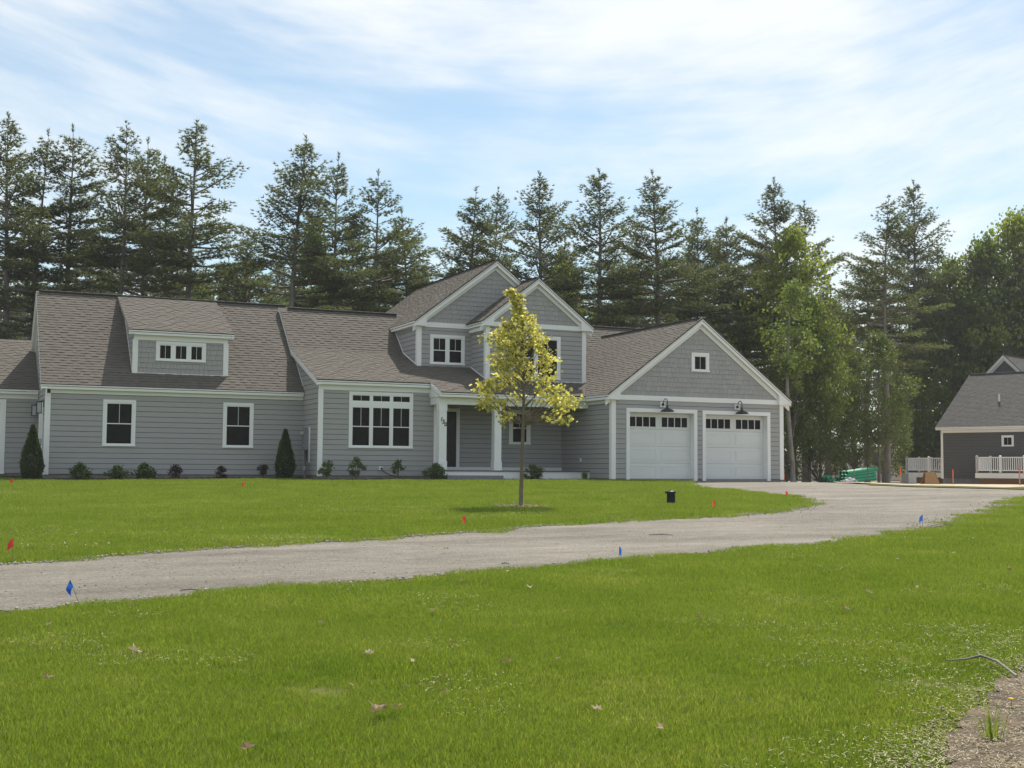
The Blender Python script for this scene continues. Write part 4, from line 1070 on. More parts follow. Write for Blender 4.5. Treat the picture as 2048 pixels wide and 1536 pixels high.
for u, v, d, var, w, lab in [
    (2, 210, 57, 6, 1.0, 'tall pine cut by the left picture edge'),
    (58, 246, 58, 2, 1.05, 'slim pine second from the left picture edge'),
    (140, 240, 59, 0, 1.1, 'tall bare-trunked pine above the left end of the house'),
    (228, 224, 57, 4, .95, 'tall straight pine behind the left edge of the dormer'),
    (283, 262, 60, 0, 1.0, 'pine rising right behind the dormer roof'),
    (326, 300, 64, 2, 1.0, 'thin shorter pine close to the tallest pine left of the gap'),
    (378, 218, 57, 1, 1.15, 'tallest pine on the left side with wide flat branches'),
    (575, 260, 57, 3, 1.15, 'lone layered pine right of the open sky gap'),
    (672, 292, 58, 7, 1.0, 'narrow pine just right of the lone layered pine'),
    (757, 334, 60, 2, 1.2, 'slender pine left of the tall gable ridge'),
    (823, 408, 63, 7, 1.3, 'short pine just above the tall gable roof'),
    (930, 364, 64, 5, 1.25, 'full pine directly behind the tall gable'),
    (990, 362, 68, 4, .9, 'pine with flat tuft top between two fuller pines'),
    (1075, 331, 62, 6, 1.05, 'broad full pine behind the forward gable'),
    (1205, 322, 63, 1, 1.2, 'tall pine over the joint of main roof and garage roof'),
    (1318, 332, 64, 6, 1.05, 'big spreading pine behind the garage ridge'),
    (1395, 410, 70, 5, 1.0, 'smaller pine just right of the garage peak'),
    (1447, 425, 68, 2, 1.25, 'narrow pine above the right garage roof slope'),
    (1555, 350, 68, 3, 1.05, 'tall dense pine behind the bright maple'),
    (1612, 398, 74, 1, 1.0, 'pine leaning close against the dense pine'),
    (1768, 384, 70, 4, 1.1, 'dark open pine left of the tallest pine on the right'),
    (1835, 345, 69, 1, .95, 'tallest pine on the right with a clear thick trunk'),
    (490, 452, 66, 5, 1.35, 'low pine standing in the open sky gap'),
    (706, 420, 66, 0, 1.0, 'short pine half hidden between two taller ones')]:
    place_pine(u, v, d, var, lab, G1_, w)
def place_word(u):
    for lim, w_ in ((90, 'at the left picture edge'), (240, 'behind the left end of the house'), (400, 'behind the dormer'), (560, 'in the open sky gap'), (700, 'right of the lone layered pine'), (860, 'left of the tall gable'), (1040, 'behind the tall gable'), (1180, 'right of the forward gable'), (1330, 'left of the garage peak'), (1480, 'right of the garage peak'), (1640, 'above the bright maple'), (1800, 'above the green pipes'), (1950, 'left of the neighbouring roof'), (9999, 'behind the neighbouring house')):
        if u < lim: return w_
rb_ = random.Random(11)
for row, (d0, n, vlo, vhi) in enumerate([(73, 17, 430, 560), (88, 18, 450, 560), (106, 20, 460, 570)]):
    for k in range(n):
        u = -60 + (2180) * (k + rb_.uniform(.1, .9)) / n
        v = rb_.uniform(vlo, vhi) + (40 if 400 < u < 560 else 0) + (30 if 840 < u < 900 else 0)
        place_pine(u, v, d0 + rb_.uniform(-3.5, 3.5), rb_.randrange(8), 'back row pine %s, %s row' % (place_word(u), ('nearest', 'middle', 'farthest')[row]), 'pines in the back rows of the wood', rb_.uniform(.95, 1.25))
# ---- broadleaf trees
def place_leaf(u, vtop, d, key, build, label, group, leafm, wide=1.0, barkm='bark', name='broadleaf_tree', Hp=10.0, vbase=None):
    d = clear(u, d)
    P = at(u, d); Ht = CAM[2] - P[2] + d * (horizon(u) - vtop) / FPX; s = Ht / Hp
    return place(key, build, name, label, 'tree', group, (P[0], P[1], P[2] - .05), (s * wide, s * wide, s), rt.uniform(0, 6.28), barkm, leafm)
LV = {
    'a': lambda: leafy(201, 10, 3.0, .22, 150, 75, .20, .16, clump=.85),
    'b': lambda: leafy(202, 10, 2.6, .12, 150, 75, .20, .14, clump=.8),
    'c': lambda: leafy(203, 10, 3.2, .30, 140, 75, .20, .15, clump=.95),
    'd': lambda: leafy(204, 10, 2.4, .05, 150, 75, .19, .12, clump=.75, stems=2),
    'e': lambda: leafy(205, 10, 3.4, .08, 190, 75, .19, .13, clump=.8, lowtaper=.7),
}
G2_ = 'leafy trees at the edge of the wood'
place_leaf(1588, 462, 66, ('leaf_bright', 'a'), LV['a'], 'bright green maple rising right of the garage roof', G2_, 'leaf_bright', .68)
place_leaf(2052, 428, 70, ('leaf_bright', 'c'), LV['c'], 'bright green tree cut by the right picture edge', G2_, 'leaf_bright', .75)
place_leaf(1985, 470, 76, ('leaf_green', 'b'), LV['b'], 'light green tree above the neighbouring gable', G2_, 'leaf_green', .75)
place_leaf(1915, 520, 80, ('leaf_green', 'a'), LV['a'], 'mid green tree left of the neighbouring roof', G2_, 'leaf_green', .7)
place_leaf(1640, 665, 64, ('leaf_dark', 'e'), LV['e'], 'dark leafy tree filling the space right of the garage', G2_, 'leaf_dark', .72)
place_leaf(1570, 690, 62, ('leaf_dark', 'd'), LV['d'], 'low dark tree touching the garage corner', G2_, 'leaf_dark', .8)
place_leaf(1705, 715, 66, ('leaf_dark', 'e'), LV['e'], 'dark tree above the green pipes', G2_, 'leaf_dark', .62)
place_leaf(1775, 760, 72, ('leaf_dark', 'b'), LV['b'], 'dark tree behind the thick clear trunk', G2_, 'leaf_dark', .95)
place_leaf(1850, 640, 77, ('leaf_green', 'e'), LV['e'], 'leafy tree close behind the neighbouring deck', G2_, 'leaf_green', .8)
place_leaf(1930, 640, 92, ('leaf_green', 'e'), LV['e'], 'leafy tree behind the neighbouring roof', G2_, 'leaf_green', .8)
place_leaf(625, 448, 66, ('leaf_green', 'b'), LV['b'], 'light green tree between the lone pine and the narrow pine', G2_, 'leaf_green', .5)
place_leaf(1130, 520, 68, ('leaf_bright', 'b'), LV['b'], 'light green tree right of the forward gable peak', G2_, 'leaf_bright', .45)
for k in range(28):
    u = -40 + 2120 * (k + rb_.uniform(.1, .9)) / 28; d = rb_.choice((66, 74, 84, 98, 116)) + rb_.uniform(-3, 3)
    v = rb_.uniform(560, 720) - (80 if d > 95 else 0) + (60 if 420 < u < 560 else 0)
    key = rb_.choice(('a', 'b', 'c', 'e', 'd')); lm = rb_.choice(('leaf_dark', 'leaf_green', 'leaf_green'))
    place_leaf(u, v, d, (lm, key), LV[key], '%s understorey tree %s, %s' % ('dark green' if lm == 'leaf_dark' else 'light green', place_word(u), 'close to the house' if d < 79 else 'far back' if d < 100 else 'deepest in the wood'), 'understorey trees in the wood', lm, rb_.uniform(.55, .9))
# pale slim trunk beside the garage corner
P = at(1586, 60)
t = thing('birch_tree', (P[0], P[1], P[2]), 'slim pale trunked tree leaning beside the garage corner', 'tree')
q = MB(); q.tube([(0, 0, -.2), (-.03, 0, .9), (-.14, 0, 2.0), (-.26, 0, 3.4), (-.30, 0, 4.8), (-.22, 0, 6.6), (-.1, 0, 9.0)], [.15, .125, .115, .10, .08, .06, .02], 10); q.build('trunk', 'bark_pale', t, smooth=True)
_, V, F = leafy(230, 9.6, 1.2, .55, 46, 60, .17, .02, clump=.6); np_mesh('crown', V, F, 'leaf_green', t)

# ---- garden shrubs
def shrub(name, u, y, w, h, label, cat, group, leafm, leaf, nclump, nleaf, seed, cb=.05, clump=None, stems=4, flowers=0, lowtaper=.6, r0=.012, squash=1.0):
    x, y, z = on_y(u, y)
    t = thing(name, (x, y, z + .02), label, cat, group)
    cl = clump or .26 * w
    wood, V, F = leafy(seed, h, w / 2 - cl * .35, cb, nclump, nleaf, leaf, r0, clump=cl, stems=stems, lowtaper=lowtaper, shell=.2, squash=squash, top=.9)
    wood.build('stems', 'bark_young', t, smooth=True); np_mesh('foliage', V, F, leafm, t)
    if flowers:
        r = np.random.default_rng(seed + 5); q = MB()
        for k in range(flowers):
            a = r.uniform(-2.6, -.4); c = np.array([math.cos(a) * w * .46, math.sin(a) * w * .46, h * r.uniform(.25, .85)])
            for m_ in range(6):
                d = rand_dirs(r, 1)[0]; p = c + d * .02; e = np.cross(d, Z_); q.add([p, p + d * .03 + e * .012, p + d * .045, p + d * .03 - e * .012], [(0, 1, 2, 3)])
        q.build('blossoms', 'petal', t)
    return t
def arborvitae(u, y, w, h, label, seed):
    x, y, z = on_y(u, y); t = thing('arborvitae', (x, y, z), label, 'shrub', 'arborvitae in the beds')
    r = np.random.default_rng(seed); n = 7200; tz = r.uniform(0.02, 1, n) ** 1.15; a = r.uniform(0, 6.28, n)
    prof = np.where(tz < .25, .72 + tz * 1.1, np.clip(1 - ((tz - .25) / .75) ** 1.35, .03, 1)); lump = 1 + .10 * np.sin(5 * a + 9 * tz) + .07 * np.sin(11 * a - 14 * tz)
    rad = w / 2 * prof * lump * r.uniform(.62, 1.0, n) ** .5
    P = np.stack([np.cos(a) * rad, np.sin(a) * rad, tz * h * .97], 1)
    D = np.stack([np.cos(a) * .45, np.sin(a) * .45, np.full(n, .9)], 1) + r.normal(0, .28, (n, 3)); D /= np.linalg.norm(D, axis=1, keepdims=True)
    N = np.stack([np.cos(a + 1.2), np.sin(a + 1.2), np.zeros(n)], 1) + r.normal(0, .6, (n, 3))
    ln = r.uniform(.05, .115, n); V, F = quads(P, D, N, ln, ln * r.uniform(.28, .45, n)); np_mesh('foliage', V, F, 'leaf_cedar', t)
    q = MB(); q.tube([(0, 0, -.05), (0, 0, h * .9)], [.035, .01], 8); q.build('trunk', 'bark', t)
arborvitae(67, 3.75, .66, 1.80, 'conical arborvitae at the left corner of the house', 51); arborvitae(572, 3.55, .62, 1.74, 'conical arborvitae beside the electric meter', 52)
RG, PG, OG = 'low green shrubs under the left wing', 'dark red shrubs under the left wing', 'open leafy shrubs before the main block'
shrub('rhododendron', 163, 3.65, .68, .50, 'green shrub with white blossoms nearest the left arborvitae', 'shrub', RG, 'leaf_shrub', .085, 30, 46, 61, flowers=2)
shrub('rhododendron', 240, 3.65, .66, .47, 'green shrub with white blossoms below the left window', 'shrub', RG, 'leaf_shrub', .085, 30, 44, 62, flowers=3)
shrub('rhododendron', 293, 3.65, .66, .54, 'plain green shrub, third from the left corner', 'shrub', RG, 'leaf_shrub', .085, 32, 46, 63)
shrub('barberry', 354, 3.65, .50, .47, 'dark red shrub nearest the green shrubs', 'shrub', PG, 'leaf_plum', .055, 22, 50, 64, cb=.25, lowtaper=.4)
shrub('barberry', 445, 3.65, .46, .44, 'dark red shrub in the middle of three', 'shrub', PG, 'leaf_plum', .055, 22, 60, 65)
shrub('barberry', 529, 3.65, .46, .52, 'dark red shrub next to the right arborvitae', 'shrub', PG, 'leaf_plum', .055, 18, 44, 66, cb=.3, lowtaper=.4)
shrub('open_shrub', 655, 1.95, .66, .70, 'open shrub in front of the white corner board', 'shrub', OG, 'leaf_shrub', .075, 20, 36, 67, cb=.30, stems=5, clump=.13, r0=.014)
shrub('open_shrub', 716, 1.95, .68, .76, 'open shrub under the triple window', 'shrub', OG, 'leaf_shrub', .075, 20, 36, 68, cb=.26, stems=5, clump=.13, r0=.014)
shrub('open_shrub', 798, 1.95, .50, .70, 'narrow open shrub by the outlet cable', 'shrub', OG, 'leaf_shrub', .075, 15, 32, 69, cb=.22, stems=5, clump=.12, r0=.014)
shrub('round_shrub', 874, 1.18, .78, .58, 'round bright green shrub below the numbered column', 'shrub', 'round shrubs before the porch', 'leaf_shrub', .060, 46, 60, 70, clump=.12, stems=6)
shrub('round_shrub', 1068, 1.18, .76, .58, 'round green shrub right of the young tree trunk', 'shrub', 'round shrubs before the porch', 'leaf_shrub', .060, 46, 60, 71, clump=.12, stems=6)
x, y, z = on_y(1170, 1.05); t = thing('grass_clump', (x, y, z), 'small pale ornamental grass at the right end of the porch', 'plant')
r = np.random.default_rng(5); q = MB()
for k in range(260):
    a = r.uniform(0, 6.28); ro = r.uniform(0, .10); L = r.uniform(.2, .42); sp = r.uniform(.02, .14); w_ = np.array([-math.sin(a), math.cos(a), 0]) * .004; b = np.array([math.cos(a) * ro, math.sin(a) * ro, 0]); m_ = b + np.array([math.cos(a) * sp * .4, math.sin(a) * sp * .4, L * .6]); e = b + np.array([math.cos(a) * sp, math.sin(a) * sp, L])
    q.add([b - w_, b + w_, m_ + w_ * .8, m_ - w_ * .8, e], [(0, 1, 2, 3), (3, 2, 4)])
q.build('blades', 'leaf_green', t); q = MB(); q.tube([(0, 0, -.03), (0, 0, .05)], [.09, .05], 8); q.build('crown_base', 'mulch_chip', t)

# ---- young maple on the lawn
def young_maple():
    B = gp(1042, 1015); D = depth(B); ppm = FPX / D
    t = thing('young_maple', tuple(B), 'young maple with yellow green leaves standing alone on the lawn', 'tree')
    r = np.random.default_rng(77)
    def loc(u, v, dy=0.0): return RH * ((u - 1042) / ppm) + Z_ * ((1015 - v) / ppm) + FH * dy
    q = MB()
    tr = [(1042, 1022, 0), (1042.5, 960, 0), (1044, 900, 0), (1045, 845, 0), (1046, 800, .02), (1046, 740, .03), (1044, 690, 0), (1042, 640, 0), (1034, 600, 0), (1022, 578, 0)]
    q.tube([loc(*a) for a in tr], [.054, .042, .038, .035, .028, .022, .017, .012, .008, .005], 10)
    # crown outline in height: (v, left, right)
    prof = [(575, 1010, 1030), (592, 1012, 1046), (606, 1026, 1046), (622, 1020, 1050), (640, 1004, 1068), (655, 994, 1080), (672, 978, 1090), (690, 984, 1094), (705, 988, 1102), (722, 968, 1112), (745, 964, 1120), (765, 960, 1126), (778, 955, 1126), (792, 962, 1140), (802, 962, 1150), (815, 972, 1140), (826, 996, 1120), (840, 1008, 1080)]
    PV_, PL, PR = (np.array([p[i] for p in prof]) for i in range(3))
    C = []
    while len(C) < 140:
        v = 578 + 254 * r.uniform(0, 1) ** .78; l, rr_ = np.interp(v, PV_, PL), np.interp(v, PV_, PR); u = r.uniform(l + 4, rr_ - 4); hw = (rr_ - l) / 2 / ppm
        e = abs(u - (l + rr_) / 2) / ((rr_ - l) / 2); dy = r.uniform(-1, 1) * hw * math.sqrt(max(.05, 1 - e * e))
        if v > 765 and r.random() < .55 and e < .6: continue
        if v > 812 and e < .75: continue
        C.append((u, v, dy))
    C += [(962, 802, .1), (968, 806, -.1), (984, 805, .2), (1008, 838, -.2), (1012, 846, .0), (1100, 838, .1), (1118, 837, -.1), (1128, 840, 0), (1146, 797, .1), (1136, 806, -.2), (1124, 815, .2), (1022, 579, 0), (1012, 582, .03), (1040, 590, -.03), (972, 674, .1), (985, 678, -.1), (958, 772, .1), (970, 768, -.1)]
    for k, (u, v, dy) in enumerate(C):
        c = loc(u, v, dy); vb = min(848, v + 24 + abs(u - 1043) * r.uniform(.5, 1.0)); b = loc(np.interp(-vb, [-a[1] for a in tr], [a[0] for a in tr]), vb)
        if k % 2 == 0 or k > 150: m_ = (b * .5 + c * .5) - Z_ * .05 + r.normal(0, .03, 3); q.tube([b, m_, c], [.015, .010, .004], 5, cap=False)
    for (a, b) in (((1046, 848), (1010, 806)), ((1046, 850), (1085, 812)), ((1046, 846), (1000, 828)), ((1046, 852), (1100, 826)), ((1046, 840), (1070, 790))):
        q.tube([loc(*a), loc((a[0] + b[0]) / 2, (a[1] + b[1]) / 2 + 6, .05), loc(b[0], b[1], .1)], [.022, .015, .008], 6, cap=False)
    q.build('trunk', 'bark_young', t, smooth=True)
    shape = np.array([(0, 0), (.36, .12), (.50, .50), (.24, .52), (.0, 1.0), (-.24, .52), (-.50, .50), (-.36, .12)]) * np.array([1.0, 1.0])
    Vs, Fs = [], []
    for (u, v, dy) in C:
        c = loc(u, v, dy); sg_ = .45 + .55 * np.clip((v - 600) / 70, 0, 1)
        for k in range(int(r.integers(15, 36) * (.35 + .65 * sg_))):
            p = c + r.normal(0, 1, 3) * np.array([.095, .095, .060]) * sg_; d = rand_dirs(r, 1)[0] * .8 + np.array([0, 0, -.55]); d /= np.linalg.norm(d)
            n = rand_dirs(r, 1)[0] * .75 + np.array([0, 0, .75]); s_ = np.cross(d, n); s_ /= np.linalg.norm(s_) + 1e-9; up_ = np.cross(s_, d); L = r.uniform(.050, .105)
            b = len(Vs)
            for (a_, f_) in shape: Vs.append(p + s_ * a_ * L + d * f_ * L + up_ * (-.25 * abs(a_) * L))
            Fs.append((b, b + 1, b + 2, b + 3)); Fs.append((b, b + 3, b + 4, b + 5)); Fs.append((b, b + 5, b + 6, b + 7))
    np_mesh('crown', np.array(Vs), np.array(Fs), 'leaf_maple', t)
    return B
TREE = young_maple()
ring = [(TREE[0] + .55 * math.cos(a) * (1 + .1 * math.sin(3 * a)), TREE[1] + .55 * math.sin(a) * (1 + .12 * math.cos(5 * a))) for a in np.linspace(0, 6.28, 36, endpoint=False)]
tag(draped('tree_ring', ring, .15, .040, 'soil'), 'ring of bare soil around the young maple')

# ------------------------------------------------------------------ flags, standpipe and litter on the lawn
def flag(u, v, colour, label, h=.25, lean=(0, 0), tw=0.0, fold=.5, seed=0, size=(.085, .115)):
    P = gp(u, v); t = thing('marker_flag', (P[0], P[1], P[2]), label, 'flag', 'utility marker flags in the lawn')
    top = RH * lean[0] + FH * lean[1] + Z_ * h
    q = MB(); q.tube([(0, 0, -.05), tuple(top)], .0022, 6); q.build('wire', 'wire', t)
    r = np.random.default_rng(seed); w_, h_ = size[0] * .85, size[1] * .85; nu, nv = 6, 6; Vs, Fs = [], []
    ax = top / np.linalg.norm(top); side = RH * math.cos(tw) + FH * math.sin(tw)
    for j in range(nv + 1):
        for i in range(nu + 1):
            a = i / nu; b = j / nv
            p = top - ax * (b * h_) + side * (w_ * a * (1 - .45 * fold)) - Z_ * (w_ * fold * a * a * .9) + FH * (.022 * math.sin(3.0 * a + 1.5 * b + seed) * a * (1 + fold))
            Vs.append(p)
    for j in range(nv):
        for i in range(nu): k = j * (nu + 1) + i; Fs.append((k, k + 1, k + nu + 2, k + nu + 1))
    np_mesh('flag_cloth', np.array(Vs), np.array(Fs), 'flag_' + colour, t, smooth=True)
flag(25, 1126, 'red', 'red flag at the left edge close to the driveway', h=.29, lean=(-.01, .02), tw=R_(200), fold=.9, seed=1, size=(.09, .12))
flag(934, 1062, 'red', 'red flag on the driveway edge below the young tree', h=.24, lean=(-.03, 0), tw=R_(170), fold=.6, seed=2, size=(.075, .11))
flag(1430, 1021, 'red', 'red flag right of the black standpipe', h=.22, lean=(.0, 0), tw=R_(190), fold=.7, seed=3, size=(.09, .12))
flag(1573, 997, 'red', 'red flag near the tip of the lawn', h=.19, lean=(-.02, 0), tw=R_(0), fold=.4, seed=4)
flag(1094, 985, 'red', 'thin red flag right of the young tree before the porch', h=.19, lean=(-.05, 0), tw=R_(60), fold=.9, seed=5, size=(.08, .11))
flag(490, 978, 'red', 'red flag on the lawn below the left wing', h=.20, lean=(-.02, 0), tw=R_(180), fold=.4, seed=6, size=(.10, .12))
flag(27, 971, 'red', 'red flag next to the left arborvitae', h=.20, lean=(-.02, 0), tw=R_(180), fold=.5, seed=7, size=(.10, .12))
flag(165, 1214, 'blue', 'large blue flag bent over the driveway edge at lower left', h=.235, lean=(-.115, .0), tw=R_(200), fold=1.7, seed=8, size=(.062, .085))
flag(1238, 1121, 'blue', 'thin blue flag at the middle of the near driveway edge', h=.17, lean=(.005, 0), tw=R_(40), fold=.9, seed=9, size=(.07, .11))
flag(1845, 1059, 'blue', 'blue flag on the near driveway edge at right', h=.25, lean=(.005, 0), tw=R_(150), fold=.7, seed=10, size=(.08, .12))
x, y, z = on_y(377, 3.3); 
t = thing('marker_stake', (x, y, z), 'short blue marker in the bed between dark red shrubs', 'marker')
q = MB(); q.tube([(0, 0, -.05), (0, 0, .16)], .010, 8); q.build('stake', 'flag_blue', t); q = MB(); q.box(-.035, .035, -.012, .012, .03, .05); q.build('tape', 'flag_blue', t)
P = gp(1342, 1010); t = thing('standpipe', (P[0], P[1], P[2] + .05), 'short black plastic standpipe with cap on the lawn', 'pipe')
q = MB(); q.lathe([(.098, -.1), (.098, .02), (.095, .20), (.102, .225)], n=28); q.build('pipe_body', 'rubber', t, smooth=True)
q = MB(); q.lathe([(.090, .215), (.118, .222), (.120, .252), (.114, .264), (.06, .276), (.0, .278)], n=28); q.build('cap', 'black_metal', t, smooth=True, bevel=0)
q = MB(); q.box(-.145, -.10, -.03, .03, .215, .262); q.build('hinge', 'rubber', t, bevel=.005)
q = MB(); q.tube([(-.05, 0, .275), (-.03, 0, .30), (.01, 0, .275)], .008, 6); q.build('lid_handle', 'black_metal', t)

def leaf_mesh(seed):
    r = np.random.default_rng(seed); n = 14; V = [(0, 0, .012)]
    for k in range(n):
        a = 2 * math.pi * k / n; rad = .055 * (1.0 if k % 2 == 0 else .52) * r.uniform(.75, 1.25) * (1.25 if abs(math.cos(a)) > .8 else 1)
        V.append((rad * math.cos(a), rad * math.sin(a), .010 + .55 * rad * (math.sin(a) ** 2) + r.uniform(0, .018)))
    me = bpy.data.meshes.new('dry_leaf'); me.from_pydata(V, [], [(0, 1 + k, 1 + (k + 1) % n) for k in range(n)]); me.materials.append(MATS['dry_leaf']); me.update(); return me
LM = [leaf_mesh(300 + k) for k in range(6)]
rl = random.Random(8)
for k, (u, v, s_) in enumerate([(868, 1232, 1.1), (905, 1300, .9), (738, 1323, 1.0), (823, 1335, .7), (1014, 1338, 1.1), (1117, 1332, .6), (708, 1387, .9), (870, 1383, .9), (755, 1442, 1.2), (765, 1438, 1.0), (793, 1435, 1.2), (891, 1402, .9), (1195, 1436, .9), (1322, 1474, .8), (1398, 1246, .7), (1690, 1230, 1.3), (1738, 1195, 1.2), (1692, 1105, .9), (1795, 1126, .7), (1908, 1113, .8), (2018, 1149, .9), (1901, 1143, .9), (1836, 1184, .8), (2001, 1226, .6), (1857, 1286, .9), (95, 1371, 1.0), (265, 1317, 1.2), (262, 1223, .8), (100, 1263, .8), (493, 1517, 1.1), (1060, 1186, 1.2), (1016, 1151, .8), (925, 1171, .8), (893, 1106, 1.3), (1128, 1233, .6), (640, 1257, .6)]):
    P = gp(u, v); o = bpy.data.objects.new('dry_leaf', LM[k % 6]); link(o)
    o.location = (P[0], P[1], P[2] + .042); s_ *= .62; o.scale = (s_, s_, s_ * rl.uniform(.8, 1.6)); o.rotation_euler = (rl.uniform(-.4, .4), rl.uniform(-.4, .4), rl.uniform(0, 6.28))
    if v < 1120 and u < 1000: tag(o, 'pale dry leaf lying on the gravel driveway', 'leaf')
    else: tag(o, 'curled dry leaf lying on the near lawn', 'leaf', 'dry leaves on the near lawn')
A_, B_, C_, D_, E_ = (gp(*q) for q in [(1892, 1336), (1932, 1338), (1962, 1334), (1995, 1344), (2034, 1366)])
q = MB(); q.tube([p + Z_ * h_ for p, h_ in zip((A_, B_, C_, D_, E_), (.05, .065, .075, .07, .045))], [.004, .007, .010, .009, .007], 7)
q.tube([C_ + Z_ * .07, C_ + np.array([.02, .06, .10]), C_ + np.array([.01, .14, .13])], [.005, .003, .002], 5)
tag(q.build('fallen_branch', 'bark_pale', smooth=True), 'pale fallen branch at the edge of the bare soil', 'branch')
for (u0, v0, u1, v1, lab) in ((1298, 1071, 1346, 1071.5, 'thin dark stick lying on the driveway'), (1002, 1129, 1018, 1129, 'short reddish stick by the near driveway edge'), (360, 1183, 398, 1182.5, 'pale thin stick at the lower left driveway edge')):
    a, b = gp(u0, v0), gp(u1, v1); q = MB(); m_ = (a + b) / 2 + FH * .03
    q.tube([a + Z_ * .012, m_ + Z_ * .018, b + Z_ * .012], [.006, .008, .005], 6); tag(q.build('stick', 'bark'), lab, 'stick')
P = gp(2023, 1428); t = thing('dandelion', (P[0], P[1], P[2] + .03), 'single yellow flower on the bare soil', 'flower')
q = MB(); q.lathe([(.0, .045), (.012, .05), (.016, .056), (.0, .06)], n=12); q.build('flower_head', 'yellow_petal', t); q = MB(); q.tube([(0, 0, -.02), (0, 0, .05)], .002, 6); q.build('stem', 'leaf_green', t)
P = gp(1985, 1492); t = thing('weed_tuft', (P[0], P[1], P[2] + .02), 'tall green grass tuft in the bare soil', 'plant')
r = np.random.default_rng(15); q = MB()
for k in range(46):
    a = r.uniform(0, 6.28); ro = r.uniform(0, .05); L = r.uniform(.08, .22); sp = r.uniform(.02, .10); w_ = np.array([-math.sin(a), math.cos(a), 0]) * .003; b = np.array([math.cos(a) * ro, math.sin(a) * ro, 0]); m_ = b + np.array([math.cos(a) * sp * .4, math.sin(a) * sp * .4, L * .6]); e = b + np.array([math.cos(a) * sp, math.sin(a) * sp, L])
    q.add([b - w_, b + w_, m_ + w_ * .8, m_ - w_ * .8, e], [(0, 1, 2, 3), (3, 2, 4)])
q.build('blades', 'grass', t); q = MB(); q.lathe([(.05, 0), (.03, .03), (0, .04)], n=8); q.build('root_clump', 'soil', t)

# ------------------------------------------------------------------ neighbouring house (right edge)
NC = CAM + (FH + RH * ((1883 - 1024) / FPX)) * 78.0; NB = R_(45)
fx = RH * math.cos(NB) - FH * math.sin(NB)
Nh = thing('house', (NC[0], NC[1], -.06), 'dark grey neighbouring house with white railings cut by the right edge', 'house', rz=math.atan2(fx[1], fx[0]))
def nb(name, m, *b, bevel=0.0, parent=None, label=None): q = MB(); q.box(*b); return q.build(name, m, parent or Nh, bevel=bevel, label=label)
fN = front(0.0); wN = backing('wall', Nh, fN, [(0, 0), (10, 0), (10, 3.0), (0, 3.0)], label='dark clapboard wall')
wn_ = (3.82, 4.56, 1.93, 2.60)
clapboards(wN, fN, .1, 10, 0, 2.86, ops=(wn_,), m='dark_siding')
hung_window(Nh, fN, *wn_, hung=False, label='small window in the dark wall', w=.10)
board(Nh, 'corner_board', fN, -.03, .12, -.03, 2.85, -.01, .03)
eave(Nh, fN, -.25, 10, 3.14, .28, frieze=(2.80, 2.96, -.02, 10))
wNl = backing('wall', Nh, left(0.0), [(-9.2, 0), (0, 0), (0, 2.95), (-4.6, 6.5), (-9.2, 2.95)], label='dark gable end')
clapboards(wNl, left(0.0), -9.2, 0, 0, 6.5, clip=[(-9.2, 0), (0, 0), (0, 2.95), (-4.6, 6.5), (-9.2, 2.95)], m='dark_siding')
board(Nh, 'corner_board', left(0.0), -.14, .012, -.03, 2.85, -.01, .03)
nb('foundation', 'concrete', .04, 10, .04, 9, -.8, -.005)
rN = bpy.data.objects.new('roof', None); link(rN, Nh); tag(rN, 'grey shingle roof over the dark wall')
roof_plane(Nh, rN, 'n', (-.25, -.28, 3.14), (10, -.28, 3.14), (10, 4.6, 6.72), (-.25, 4.6, 6.72), m='roof_shingle_grey', seed=50)
roof_plane(Nh, rN, 'nb', (10, 9.48, 3.14), (-.25, 9.48, 3.14), (-.25, 4.6, 6.72), (10, 4.6, 6.72), m='roof_shingle_grey', seed=51)
ridge_cap(rN, (-.15, 4.6, 6.72), (10, 4.6, 6.72), Y_, .73, m='roof_shingle_grey')
rake(Nh, left(0.0), .28, 3.14, -4.6, 6.72, .25, wall=False, vh=.2); rake(Nh, left(0.0), -4.6, 6.72, -9.48, 3.14, .25, wall=False, vh=.2)
q = MB(); q.tube([(2.9, 1.85, 4.5), (2.9, 1.85, 5.2)], .055, 10); q.build('vent_pipe', 'white_vinyl', Nh); q = MB(); q.tube([(2.9, 1.85, 4.68), (2.9, 1.85, 4.76)], .085, 10); q.build('pipe_collar', 'meter_grey', Nh)
# taller gable behind
fT = front(6.0); xc = 1.47
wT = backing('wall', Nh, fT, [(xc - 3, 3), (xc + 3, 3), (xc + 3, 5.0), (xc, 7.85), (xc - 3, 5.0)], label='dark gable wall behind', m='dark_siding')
clapboards(wT, fT, xc - 3, xc + 3, 6.3, 7.7, clip=[(xc - 1.4, 6.3), (xc + 1.4, 6.3), (xc, 7.62)], m='dark_siding')
rT = bpy.data.objects.new('roof', None); link(rT, Nh); tag(rT, 'taller roof behind')
roof_plane(Nh, rT, 't', (xc + 3.3, 5.75, 4.85), (xc + 3.3, 14, 4.85), (xc, 14, 8.05), (xc, 5.75, 8.05), m='roof_shingle_grey', seed=52)
roof_plane(Nh, rT, 't', (xc - 3.3, 14, 4.85), (xc - 3.3, 5.75, 4.85), (xc, 5.75, 8.05), (xc, 14, 8.05), m='roof_shingle_grey', seed=53)
rake(Nh, fT, xc - 3.3, 4.85, xc, 8.05, .22, vh=.26); rake(Nh, fT, xc, 8.05, xc + 3.3, 4.85, .22, vh=.26)
ridge_cap(rT, (xc, 5.9, 8.05), (xc, 14, 8.05), X_, .97, m='roof_shingle_grey')
